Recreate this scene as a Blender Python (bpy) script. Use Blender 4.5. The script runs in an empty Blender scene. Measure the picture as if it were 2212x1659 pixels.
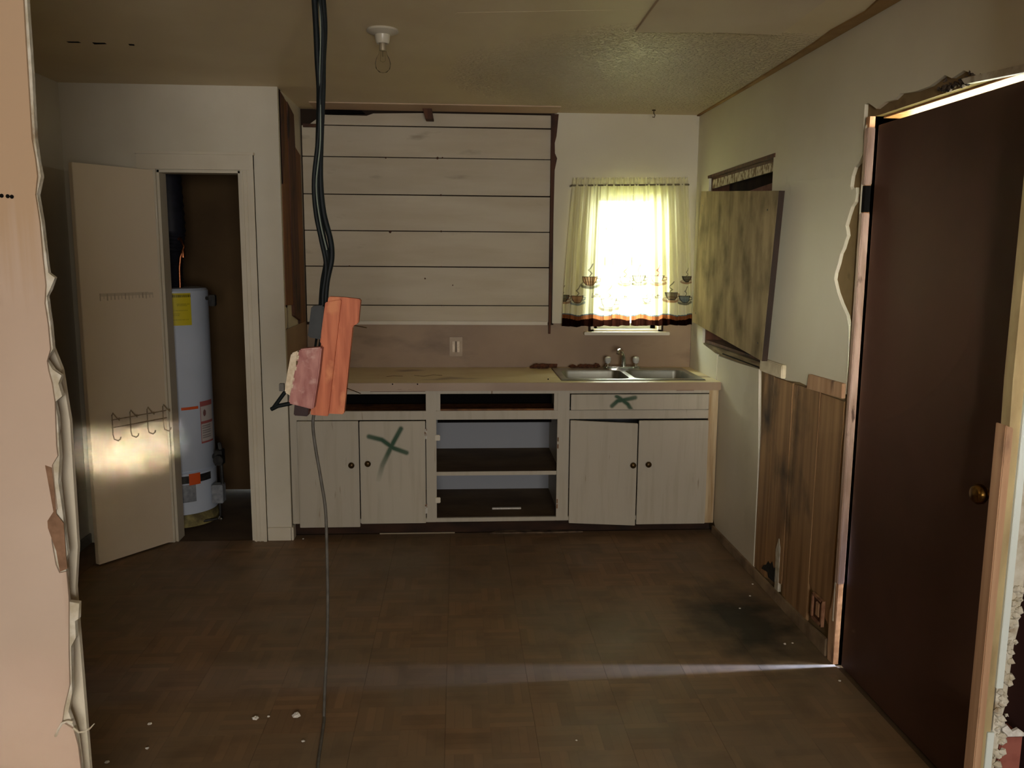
import bpy, bmesh, math, random
import numpy as np
from mathutils import Vector, Matrix
from mathutils.geometry import tessellate_polygon
random.seed(7)
C = bpy.context.scene.collection
PI = math.pi

# ------------------------------------------------------------------ camera, world, lights, exposure
CF, CP, CY, CR, CH = 1832.5, .1503, .0644, .007, 1.584      # focal in px of the 2212 frame, pitch, yaw, roll, height
def cam_axes():
    f = Vector((math.sin(CY)*math.cos(CP), math.cos(CY)*math.cos(CP), -math.sin(CP)))
    r = Vector((math.cos(CY), -math.sin(CY), 0)); u = r.cross(f)
    c, s = math.cos(CR), math.sin(CR)
    return c*r+s*u, -s*r+c*u, f
RT, UP, FW = cam_axes()
cam = bpy.data.cameras.new('camera'); camo = bpy.data.objects.new('camera', cam); C.objects.link(camo)
M = Matrix((RT, UP, -FW)).transposed().to_4x4(); M.translation = (0, 0, CH); camo.matrix_world = M
cam.sensor_fit = 'HORIZONTAL'; cam.sensor_width = 36; cam.lens = 36*CF/2212; cam.clip_start = .05
bpy.context.scene.camera = camo
sc = bpy.context.scene
sc.view_settings.view_transform = 'Standard'; sc.view_settings.look = 'None'
sc.view_settings.gamma = 1; sc.view_settings.use_curve_mapping = False
sc.view_settings.exposure = 0.0
sc.cycles.max_bounces = 8; sc.cycles.diffuse_bounces = 5; sc.cycles.transparent_max_bounces = 12
sc.cycles.sample_clamp_indirect = 6; sc.cycles.caustics_reflective = False; sc.cycles.caustics_refractive = False

def srgb(*c):
    return tuple(((v/255)/12.92 if v/255 <= .04045 else ((v/255+.055)/1.055)**2.4) for v in c)

W = bpy.data.worlds.new('world'); sc.world = W; W.use_nodes = True
bg = W.node_tree.nodes['Background']; bg.inputs[0].default_value = (.97, 1.0, .93, 1); bg.inputs[1].default_value = 42.0

def area(name, loc, target, sx, sy, power, col, spread=180, portal=False):
    l = bpy.data.lights.new(name, 'AREA'); l.shape = 'RECTANGLE'; l.size = sx; l.size_y = sy
    l.energy = power; l.color = col; l.spread = math.radians(spread)
    if portal: l.cycles.is_portal = True
    o = bpy.data.objects.new(name, l); C.objects.link(o); o.location = loc
    o.rotation_euler = (Vector(target)-Vector(loc)).to_track_quat('-Z', 'Y').to_euler()
    return o
area('rear_window_daylight', (.35, -2.30, 1.45), (.1, 4.6, 1.30), 1.5, 1.1, 118, (1, .95, .90))
area('added_door_band_beam', (1.30, -2.2, 1.10), (-1.70, 4.45, .56), .46, .10, .62, (1, .88, .74), 2.2)  # added narrow lamp that makes the light band on the closet door
area('added_right_wall_beam', (-.62, -2.2, 1.75), (1.478, 3.42, 1.38), .22, .60, 2.0, (1, .98, .86), 16)  # added beam to brighten the right wall; no window stands here
area('added_corner_beam', (.9, -2.2, .75), (-.98, 1.9, .42), .30, .16, .10, (1, .86, .66), 8)  # added small lamp for the bright patch low on the left stub
area('added_slit_lamp', (2.35, 3.042, .42), (1.0, 3.05, .0), .09, .25, 26, (.34, .50, 1.0), 60)  # added bluish lamp outside, throws the floor streak through the jamb slit
area('window_portal', (1.055, 5.45, 1.56), (1.055, 4, 1.56), .60, 1.0, 1, (1, 1, 1), portal=True)
area('door_gap_portal', (1.66, 2.55, 2.10), (1.0, 2.55, 2.10), 1.1, .10, 1, (1, 1, 1), portal=True)

# ------------------------------------------------------------------ helpers
O = Vector((0, 0, CH))
def P(px, py, ax, v):
    """point where the sight line of a photo pixel meets the real plane ax = v (used to read measures off the photo)"""
    d = FW + RT*((px-1106)/CF) - UP*((py-829.5)/CF); k = 'xyz'.index(ax)
    return O + d*((v-O[k])/d[k])

class MB:
    def __init__(s): s.v = []; s.f = []
    def add(s, v, f):
        n = len(s.v); s.v += [Vector(p) for p in v]; s.f += [[i+n for i in q] for q in f]; return s
    def box(s, x0, x1, y0, y1, z0, z1, m=None):
        v = [Vector((x, y, z)) for z in (z0, z1) for y in (y0, y1) for x in (x0, x1)]
        if m: v = [m @ p for p in v]
        return s.add(v, [(0, 2, 3, 1), (4, 5, 7, 6), (0, 1, 5, 4), (2, 6, 7, 3), (0, 4, 6, 2), (1, 3, 7, 5)])
    def prism(s, poly, ax, a, b):
        """2D polygon in the plane across axis ax, extruded from a to b"""
        def up(p, w):
            return {'x': (w, p[0], p[1]), 'y': (p[0], w, p[1]), 'z': (p[0], p[1], w)}[ax]
        n = len(poly)
        tri = tessellate_polygon([[Vector((p[0], p[1], 0)) for p in poly]])
        v = [up(p, a) for p in poly] + [up(p, b) for p in poly]
        f = [tuple(t) for t in tri] + [tuple(i+n for i in reversed(t)) for t in tri]
        f += [(i, (i+1) % n, (i+1) % n+n, i+n) for i in range(n)]
        return s.add(v, f)
    def tube(s, pts, r, n=10, cap=True):
        pts = [Vector(p) for p in pts]; rings = []; base = len(s.v)
        R = r if isinstance(r, (list, tuple)) else [r]*len(pts)
        t0 = (pts[1]-pts[0]).normalized()
        nr = t0.orthogonal().normalized()
        for i, p in enumerate(pts):
            t = ((pts[min(i+1, len(pts)-1)]-pts[max(i-1, 0)])).normalized()
            nr = (nr - t*nr.dot(t)).normalized(); bn = t.cross(nr)
            for k in range(n):
                a = 2*PI*k/n; s.v.append(p+(nr*math.cos(a)+bn*math.sin(a))*R[i])
        m = len(pts)
        for i in range(m-1):
            for k in range(n):
                a = base+i*n+k; b = base+i*n+(k+1) % n
                s.f.append([a, b, b+n, a+n])
        if cap:
            s.f.append([base+k for k in reversed(range(n))]); s.f.append([base+(m-1)*n+k for k in range(n)])
        return s
    def lathe(s, prof, c, ax='z', n=24, a0=0, a1=2*PI, m=None):
        base = len(s.v); full = abs(a1-a0-2*PI) < 1e-6; k = n if full else n+1; c = Vector(c)
        for r, h in prof:
            for i in range(k):
                a = a0+(a1-a0)*i/n; x, y = r*math.cos(a), r*math.sin(a)
                q = {'z': Vector((x, y, h)), 'y': Vector((x, h, y)), 'x': Vector((h, x, y))}[ax]
                if m: q = m @ q
                s.v.append(c+q)
        for j in range(len(prof)-1):
            for i in range(n if full else n):
                a = base+j*k+i; b = base+j*k+(i+1) % k
                if not full and i == n: continue
                s.f.append([a, b, b+k, a+k])
        if full:
            s.f.append([base+i for i in reversed(range(k))]); s.f.append([base+(len(prof)-1)*k+i for i in range(k)])
        return s
    def jitter(s, a, seed=1):
        r = random.Random(seed)
        for p in s.v: p += Vector((r.uniform(-a, a), r.uniform(-a, a), r.uniform(-a, a)))
        return s
    def mesh(s, name, m, bevel=0, smooth=False):
        me = bpy.data.meshes.new(name); me.from_pydata([tuple(p) for p in s.v], [], s.f)
        bm = bmesh.new(); bm.from_mesh(me)
        bmesh.ops.remove_doubles(bm, verts=bm.verts, dist=1e-6)
        bmesh.ops.recalc_face_normals(bm, faces=bm.faces)
        if bevel:
            es = [e for e in bm.edges if len(e.link_faces) == 2 and e.calc_face_angle(0) > .6]
            bmesh.ops.bevel(bm, geom=es, offset=bevel, segments=2, affect='EDGES', clamp_overlap=True)
        if smooth:
            for f in bm.faces: f.smooth = True
        bm.to_mesh(me); bm.free()
        if smooth: me.set_sharp_from_angle(angle=math.radians(40))
        me.materials.append(m); return me
    def build(s, name, m, parent=None, bevel=0, smooth=False, label=None):
        o = bpy.data.objects.new(name, s.mesh(name, m, bevel, smooth)); C.objects.link(o)
        if parent: attach(o, parent)
        if label: o['label'] = label
        return o

def wloc(o):
    v = Vector(o.location); 
    while o.parent: o = o.parent; v += Vector(o.location)
    return v
def attach(o, parent):
    o.parent = parent; o.location = Vector(o.location) - wloc(parent)
def thing(name, label, cat, loc, group=None):
    o = bpy.data.objects.new(name, None); C.objects.link(o); o.location = loc
    o.empty_display_size = .05
    o['label'] = label; o['category'] = cat
    if group: o['group'] = group
    return o
def tag(o, label, cat, group=None):
    o['label'] = label; o['category'] = cat
    if group: o['group'] = group
    return o
def struct(o, label=None):
    o['kind'] = 'structure'
    if label: o['label'] = label
    return o
def grid(name, m, fn, nu, nv, parent=None, paint=None, smooth=True):
    """dense sheet: fn(u,v)->xyz arrays, paint(X,Y,Z)->rgb(a) colour attribute called 'Print'"""
    u, v = np.meshgrid(np.linspace(0, 1, nu), np.linspace(0, 1, nv))
    X, Y, Z = fn(u.ravel(), v.ravel())
    vs = np.stack([X, Y, Z], 1)
    i = np.arange(nu*nv).reshape(nv, nu)
    fs = np.stack([i[:-1, :-1], i[:-1, 1:], i[1:, 1:], i[1:, :-1]], -1).reshape(-1, 4)
    me = bpy.data.meshes.new(name); me.from_pydata(vs.tolist(), [], fs.tolist())
    if smooth: me.polygons.foreach_set('use_smooth', [True]*len(me.polygons))
    if paint is not None:
        col = paint(X, Y, Z); a = me.color_attributes.new('Print', 'FLOAT_COLOR', 'POINT')
        a.data.foreach_set('color', col.astype(np.float32).ravel())
    me.materials.append(m)
    o = bpy.data.objects.new(name, me); C.objects.link(o)
    if parent: attach(o, parent)
    return o

# ------------------------------------------------------------------ materials
def mat(name, c1, c2=None, sc3=(3, 3, 3), lo=.35, hi=.65, rough=.75, bump=0, bsc=(60, 60, 60), bdist=.002,
        spec=.35, metal=0, rnd=0, c3=None, s3=(1.3, 1.3, 1.3), t3=(.6, .7), printed=False, trans=0, coat=0, detail=6):
    m = bpy.data.materials.new(name); m.use_nodes = True; nt = m.node_tree; N = nt.nodes; L = nt.links
    b = N['Principled BSDF']; b.inputs['Roughness'].default_value = rough
    b.inputs['Specular IOR Level'].default_value = spec; b.inputs['Metallic'].default_value = metal
    if coat: b.inputs['Coat Weight'].default_value = coat
    tc = N.new('ShaderNodeTexCoord')
    def noise(s, det=detail):
        mp = N.new('ShaderNodeMapping'); mp.inputs['Scale'].default_value = s; L.new(tc.outputs['Object'], mp.inputs['Vector'])
        n = N.new('ShaderNodeTexNoise'); n.inputs['Scale'].default_value = 1; n.inputs['Detail'].default_value = det
        L.new(mp.outputs[0], n.inputs['Vector']); return n.outputs['Fac']
    def mix(fac, a, bb):
        x = N.new('ShaderNodeMix'); x.data_type = 'RGBA'
        for s, v in ((x.inputs[0], fac), (x.inputs[6], a), (x.inputs[7], bb)):
            if hasattr(v, 'links') or hasattr(v, 'is_linked'): L.new(v, s)
            elif isinstance(v, (int, float)): s.default_value = v
            else: s.default_value = (*v, 1)
        return x.outputs[2]
    def ramp(f, lo, hi):
        r = N.new('ShaderNodeMapRange'); r.inputs[1].default_value = lo; r.inputs[2].default_value = hi; L.new(f, r.inputs[0]); return r.outputs[0]
    col = None
    if c2 is None: b.inputs['Base Color'].default_value = (*c1, 1); col = None
    else: col = mix(ramp(noise(sc3), lo, hi), c1, c2)
    if c3 is not None: col = mix(ramp(noise(s3), *t3), col if col is not None else c1, c3)
    if rnd:
        oi = N.new('ShaderNodeObjectInfo'); h = N.new('ShaderNodeHueSaturation')
        r = N.new('ShaderNodeMapRange'); r.inputs[3].default_value = 1-rnd; r.inputs[4].default_value = 1+rnd
        L.new(oi.outputs['Random'], r.inputs[0]); L.new(r.outputs[0], h.inputs['Value'])
        if col is None: h.inputs['Color'].default_value = (*c1, 1)
        else: L.new(col, h.inputs['Color'])
        col = h.outputs[0]
    if printed:
        at = N.new('ShaderNodeAttribute'); at.attribute_name = 'Print'
        col = mix(at.outputs['Alpha'], col if col is not None else c1, at.outputs['Color'])
    if col is not None: L.new(col, b.inputs['Base Color'])
    if bump:
        bn = N.new('ShaderNodeBump'); bn.inputs['Strength'].default_value = bump; bn.inputs['Distance'].default_value = bdist
        L.new(noise(bsc, 4), bn.inputs['Height']); L.new(bn.outputs[0], b.inputs['Normal'])
    m['col'] = 1
    return m

WHITE = mat('white_paint', srgb(208, 201, 182), srgb(196, 188, 167), (2, 2, 2), rough=.55, bump=.25, bsc=(35, 35, 35), c3=srgb(150, 140, 120), s3=(1, 1, .8), t3=(.6, .8), printed=False)
WALLR = mat('pale_green_white_paint', srgb(212, 206, 184), srgb(202, 194, 170), (1.2, 1.2, 1.2), rough=.55, bump=.25, bsc=(40, 40, 40), c3=srgb(150, 142, 122), s3=(2, 2, 2), t3=(.66, .8))
CAB = mat('worn_cabinet_paint', srgb(180, 172, 154), srgb(168, 158, 138), (30, 30, 2.5), lo=.5, hi=.8, rough=.5, bump=.2, bsc=(80, 80, 6), c3=srgb(120, 96, 66), s3=(40, 40, 5), t3=(.68, .78), printed=False)
CABP = mat('sprayed_cabinet_paint', srgb(182, 174, 155), srgb(168, 158, 138), (30, 30, 2.5), lo=.5, hi=.8, rough=.5, printed=True)
BOARD = mat('painted_board', srgb(194, 184, 162), srgb(184, 172, 148), (2, 2, 12), rough=.6, bump=.3, bsc=(3, 3, 60), rnd=.03, c3=srgb(140, 126, 104), s3=(3, 3, 9), t3=(.64, .8))
TRIM = mat('trim_paint', srgb(212, 204, 184), srgb(200, 190, 168), (3, 3, 3), rough=.45, bump=.15, bsc=(50, 50, 50))
CLOSD = mat('closet_door_paint', srgb(222, 208, 184), srgb(214, 198, 172), (1.5, 1.5, 1), rough=.75, bump=.15, bsc=(30, 30, 8), spec=.15)
CLOSDP = mat('marked_closet_door_paint', srgb(222, 208, 184), srgb(214, 198, 172), (1.5, 1.5, 1), rough=.75, spec=.15, printed=True)
SPLASH = mat('tan_splash_board', srgb(154, 130, 102), srgb(138, 114, 88), (2.5, 2.5, 3), rough=.5, bump=.1, c3=srgb(110, 88, 66), s3=(2, 2, 5), t3=(.58, .75))
BACKING = mat('tan_wall_backing', srgb(138, 116, 78), srgb(112, 90, 58), (5, 5, 5), rough=.9, bump=.4, bsc=(50, 50, 50), c3=srgb(66, 50, 32), s3=(4, 4, 4), t3=(.62, .72))
CEIL = mat('tan_ceiling_paint', srgb(216, 200, 166), srgb(206, 188, 152), (1.5, 1.5, 1.5), rough=.55, bump=.2, bsc=(30, 30, 30))
CEILP = mat('pale_ceiling_patch', srgb(216, 202, 176), srgb(206, 190, 162), (2, 2, 2), rough=.7, bump=.2)
PINKW = mat('pink_cream_wall', srgb(198, 178, 160), srgb(184, 162, 142), (1.2, 1.2, 1.6), rough=.7, bump=.2, bsc=(30, 30, 30), c3=srgb(150, 118, 92), s3=(6, 6, 1.2), t3=(.6, .78))
def stain_top(m):
    N = m.node_tree.nodes; L = m.node_tree.links; b = N['Principled BSDF']; src = b.inputs['Base Color'].links[0].from_socket
    tc = N.new('ShaderNodeTexCoord'); mp = N.new('ShaderNodeMapping'); mp.inputs['Scale'].default_value = (55, 55, 2.2); L.new(tc.outputs['Object'], mp.inputs['Vector'])
    n = N.new('ShaderNodeTexNoise'); n.inputs['Scale'].default_value = 1; n.inputs['Detail'].default_value = 4; L.new(mp.outputs[0], n.inputs['Vector'])
    sp_ = N.new('ShaderNodeSeparateXYZ'); L.new(tc.outputs['Object'], sp_.inputs[0])
    a = N.new('ShaderNodeMath'); a.operation = 'MULTIPLY_ADD'; L.new(n.outputs['Fac'], a.inputs[0]); a.inputs[1].default_value = .35; L.new(sp_.outputs[2], a.inputs[2])
    r_ = N.new('ShaderNodeMapRange'); r_.inputs[1].default_value = 1.66; r_.inputs[2].default_value = 1.86; r_.inputs[4].default_value = .85; L.new(a.outputs[0], r_.inputs[0])
    x = N.new('ShaderNodeMix'); x.data_type = 'RGBA'; L.new(r_.outputs[0], x.inputs[0]); L.new(src, x.inputs[6]); x.inputs[7].default_value = (*srgb(176, 148, 116), 1)
    L.new(x.outputs[2], b.inputs['Base Color'])
stain_top(PINKW)
PLAST = mat('broken_plaster', srgb(205, 200, 184), srgb(176, 166, 142), (30, 30, 30), rough=.9, bump=.7, bsc=(70, 70, 70), bdist=.004, c3=srgb(140, 120, 90), s3=(14, 14, 14), t3=(.58, .7))
RAWW = mat('raw_stud_wood', srgb(188, 152, 118), srgb(164, 126, 94), (30, 30, 2), rough=.75, bump=.3, bsc=(90, 90, 5), c3=srgb(92, 66, 52), s3=(9, 9, 3), t3=(.6, .7))
ORANW = mat('orange_painted_wood', srgb(208, 122, 84), srgb(176, 94, 62), (50, 50, 5), rough=.6, bump=.3, bsc=(90, 90, 8), c3=srgb(214, 136, 92), s3=(14, 14, 9), t3=(.58, .68))
DARKW = mat('dark_bare_wood', srgb(92, 56, 32), srgb(64, 36, 20), (30, 30, 2), rough=.7, bump=.4, bsc=(80, 80, 5), c3=srgb(24, 14, 9), s3=(6, 6, 3), t3=(.58, .7), rnd=.15)
TANW = mat('honey_bare_wood', srgb(128, 84, 42), srgb(96, 60, 30), (30, 30, 2), rough=.7, bump=.4, bsc=(80, 80, 5), c3=srgb(58, 34, 18), s3=(6, 6, 2), t3=(.6, .72))
PANEL = mat('stained_wood_panelling', srgb(168, 132, 92), srgb(128, 96, 64), (40, 26, 1.2), rough=.5, bump=.15, bsc=(60, 60, 4), c3=srgb(38, 29, 20), s3=(3.2, 3.2, 2.2), t3=(.56, .72), rnd=.12)
PLY = mat('weathered_plywood', srgb(178, 158, 122), srgb(134, 118, 90), (8, 12, 2.4), lo=.3, hi=.7, rough=.95, spec=.1, bump=.35, bsc=(60, 60, 5), c3=srgb(72, 62, 46), s3=(7, 7, 5), t3=(.42, .82))
MAROON = mat('maroon_door_paint', srgb(80, 54, 42), srgb(74, 51, 38), (2, 2, 2), rough=.6, bump=.1, bsc=(25, 25, 25), c3=srgb(68, 46, 34), s3=(3, 3, 3), t3=(.5, .8), spec=.2)
MAROON2 = mat('maroon_wall_paint', srgb(60, 34, 34), srgb(52, 30, 28), (2, 2, 2), rough=.6)
PINKT = mat('pink_grey_door_trim', srgb(196, 168, 152), srgb(150, 122, 104), (30, 30, 4), rough=.45, bump=.3, c3=srgb(90, 70, 58), s3=(30, 30, 9), t3=(.62, .7))
CLOS = mat('closet_dark_board', srgb(96, 74, 44), srgb(78, 58, 34), (2, 2, 2), rough=.85)
TOP = mat('cream_laminate', srgb(234, 220, 182), srgb(220, 202, 158), (4, 6, 6), rough=.32, c3=srgb(120, 88, 54), s3=(2.6, 7, 4), t3=(.6, .72), printed=False)
EDGE = mat('laminate_edge', srgb(168, 146, 122), srgb(148, 124, 100), (3, 3, 3), rough=.4, c3=srgb(80, 44, 30), s3=(5, 5, 60), t3=(.66, .72))
STEEL = mat('stainless_steel', srgb(176, 178, 168), srgb(140, 140, 128), (6, 6, 6), rough=.3, metal=.9, bump=.05)
CHROME = mat('chrome', srgb(210, 210, 205), rough=.1, metal=1)
CLEARP = mat('clear_acrylic_knob', srgb(200, 200, 190), rough=.12, spec=.8)
BRASS = mat('aged_brass', srgb(170, 130, 66), srgb(110, 80, 40), (30, 30, 30), rough=.25, metal=1)
KNOB = mat('dark_bronze_knob', srgb(58, 44, 26), srgb(92, 72, 40), (60, 60, 60), rough=.35, metal=.7)
HINGE = mat('painted_hinge', srgb(200, 196, 184), srgb(120, 84, 50), (60, 60, 60), lo=.5, hi=.65, rough=.5)
BLACK = mat('black_cable_rubber', srgb(10, 15, 16), srgb(16, 24, 25), (40, 40, 40), rough=.6, spec=.25)
BLACKD = mat('soot_and_shade_black', srgb(14, 12, 10), rough=.95, spec=.1)  # one black for scorch marks and for shade painted into gaps
GREYC = mat('grey_cable', srgb(96, 92, 84), srgb(78, 74, 66), (30, 30, 30), rough=.5)
PINKB = mat('pink_painted_box', srgb(188, 134, 124), srgb(158, 100, 94), (40, 40, 14), rough=.65, bump=.4, bsc=(120, 120, 50), c3=srgb(206, 168, 156), s3=(20, 20, 20), t3=(.58, .7))
RECEP = mat('cream_receptacle', srgb(222, 206, 178), srgb(198, 178, 146), (60, 60, 60), rough=.35)
HEAT = mat('heater_grey_enamel', srgb(206, 216, 230), srgb(196, 206, 220), (3, 3, 3), rough=.28, spec=.6)
HEATD = mat('heater_label_grey', srgb(120, 124, 130), srgb(150, 154, 158), (40, 40, 40), rough=.5)
YEL = mat('yellow_guide_label', srgb(214, 196, 40), rough=.5, printed=True)
WLAB = mat('white_warning_label', srgb(206, 196, 190), rough=.5, printed=True)
ORL = mat('orange_sticker', srgb(220, 92, 40), rough=.5)
VALVE = mat('dark_valve', srgb(36, 36, 36), srgb(60, 58, 54), (40, 40, 40), rough=.5, metal=.3)
COPPER = mat('copper_pipe', srgb(190, 120, 80), rough=.35, metal=1)
WIRE = mat('wire_hook_metal', srgb(176, 160, 132), srgb(140, 122, 96), (60, 60, 60), rough=.4, metal=.3)
PORC = mat('white_porcelain', srgb(184, 176, 156), rough=.3)
IVORY = mat('aged_ivory_plate', srgb(168, 146, 116), srgb(150, 128, 98), (20, 20, 20), rough=.4)
CHIP = mat('plaster_chip', srgb(226, 222, 212), srgb(200, 194, 180), (90, 90, 90), rough=.8, bump=.4)
DEB = mat('rotted_wood_debris', srgb(100, 58, 34), srgb(64, 38, 22), (60, 60, 60), rough=.9, bump=.5)
SASH = mat('window_sash_paint', srgb(176, 178, 168), srgb(150, 150, 138), (20, 20, 20), rough=.5)
RED = mat('red_carton', srgb(150, 88, 74), srgb(128, 70, 58), (20, 20, 20), rough=.7)
LACE = mat('flaking_white_header', srgb(206, 194, 166), srgb(120, 96, 66), (30, 40, 30), lo=.45, hi=.6, rough=.8, bump=.5)
GRASS = mat('dry_lawn', srgb(110, 120, 70), srgb(140, 130, 90), (4, 4, 4), rough=.95)
SIDING = mat('pale_siding', srgb(196, 200, 190), rough=.8)

def glass(name, tint=(1, 1, 1), g=.12):
    m = bpy.data.materials.new(name); m.use_nodes = True; nt = m.node_tree; N = nt.nodes; L = nt.links
    N.remove(N['Principled BSDF']); t = N.new('ShaderNodeBsdfTransparent'); t.inputs[0].default_value = (*tint, 1)
    gl = N.new('ShaderNodeBsdfGlossy'); gl.inputs['Roughness'].default_value = .03
    x = N.new('ShaderNodeMixShader'); f = N.new('ShaderNodeLayerWeight'); f.inputs[0].default_value = g
    L.new(f.outputs['Fresnel'], x.inputs[0])
    L.new(t.outputs[0], x.inputs[1]); L.new(gl.outputs[0], x.inputs[2]); L.new(x.outputs[0], N['Material Output'].inputs[0]); return m
GLASS = glass('window_glass', (.9, .93, .9)); BULBG = glass('clear_bulb_glass', (.97, .96, .93), .06)

def curtain_mat():
    m = bpy.data.materials.new('printed_curtain_cloth'); m.use_nodes = True; nt = m.node_tree; N = nt.nodes; L = nt.links
    N.remove(N['Principled BSDF']); at = N.new('ShaderNodeAttribute'); at.attribute_name = 'Print'
    d = N.new('ShaderNodeBsdfDiffuse'); tr = N.new('ShaderNodeBsdfTranslucent'); tp = N.new('ShaderNodeBsdfTransparent')
    for s in (d, tr, tp): L.new(at.outputs['Color'], s.inputs[0])
    a = N.new('ShaderNodeMixShader'); a.inputs[0].default_value = .5; L.new(d.outputs[0], a.inputs[1]); L.new(tr.outputs[0], a.inputs[2])
    b = N.new('ShaderNodeMixShader'); b.inputs[0].default_value = .03; L.new(a.outputs[0], b.inputs[1]); L.new(tp.outputs[0], b.inputs[2])
    L.new(b.outputs[0], N['Material Output'].inputs[0]); return m
CURT = curtain_mat()

def popcorn():
    m = mat('popcorn_ceiling_texture', srgb(216, 200, 166), srgb(206, 188, 152), (1.5, 1.5, 1.5), rough=.55, spec=.35)
    N = m.node_tree.nodes; L = m.node_tree.links; b = N['Principled BSDF']
    tc = N.new('ShaderNodeTexCoord'); v = N.new('ShaderNodeTexNoise'); v.inputs['Scale'].default_value = 62; v.inputs['Detail'].default_value = 3
    L.new(tc.outputs['Object'], v.inputs['Vector'])
    r = N.new('ShaderNodeMapRange'); r.inputs[1].default_value = .44; r.inputs[2].default_value = .6; L.new(v.outputs['Fac'], r.inputs[0])
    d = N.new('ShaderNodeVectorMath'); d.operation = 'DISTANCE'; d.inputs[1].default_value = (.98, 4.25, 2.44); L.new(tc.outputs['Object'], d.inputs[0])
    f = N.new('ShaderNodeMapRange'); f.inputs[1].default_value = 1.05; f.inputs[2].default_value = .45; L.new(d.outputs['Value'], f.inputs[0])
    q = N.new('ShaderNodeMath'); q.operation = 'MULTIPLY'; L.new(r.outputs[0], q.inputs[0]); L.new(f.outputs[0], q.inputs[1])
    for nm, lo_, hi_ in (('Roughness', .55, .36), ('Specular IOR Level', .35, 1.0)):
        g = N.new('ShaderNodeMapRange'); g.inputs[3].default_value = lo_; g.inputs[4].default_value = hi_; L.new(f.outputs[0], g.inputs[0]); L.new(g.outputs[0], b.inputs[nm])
    for o_ in [l for l in L if l.to_socket == b.inputs['Normal']]: L.remove(o_)
    bn = N.new('ShaderNodeBump'); bn.inputs['Strength'].default_value = 1; bn.inputs['Distance'].default_value = .035
    L.new(q.outputs[0], bn.inputs['Height']); L.new(bn.outputs[0], b.inputs['Normal']); return m
POP = popcorn()

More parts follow.
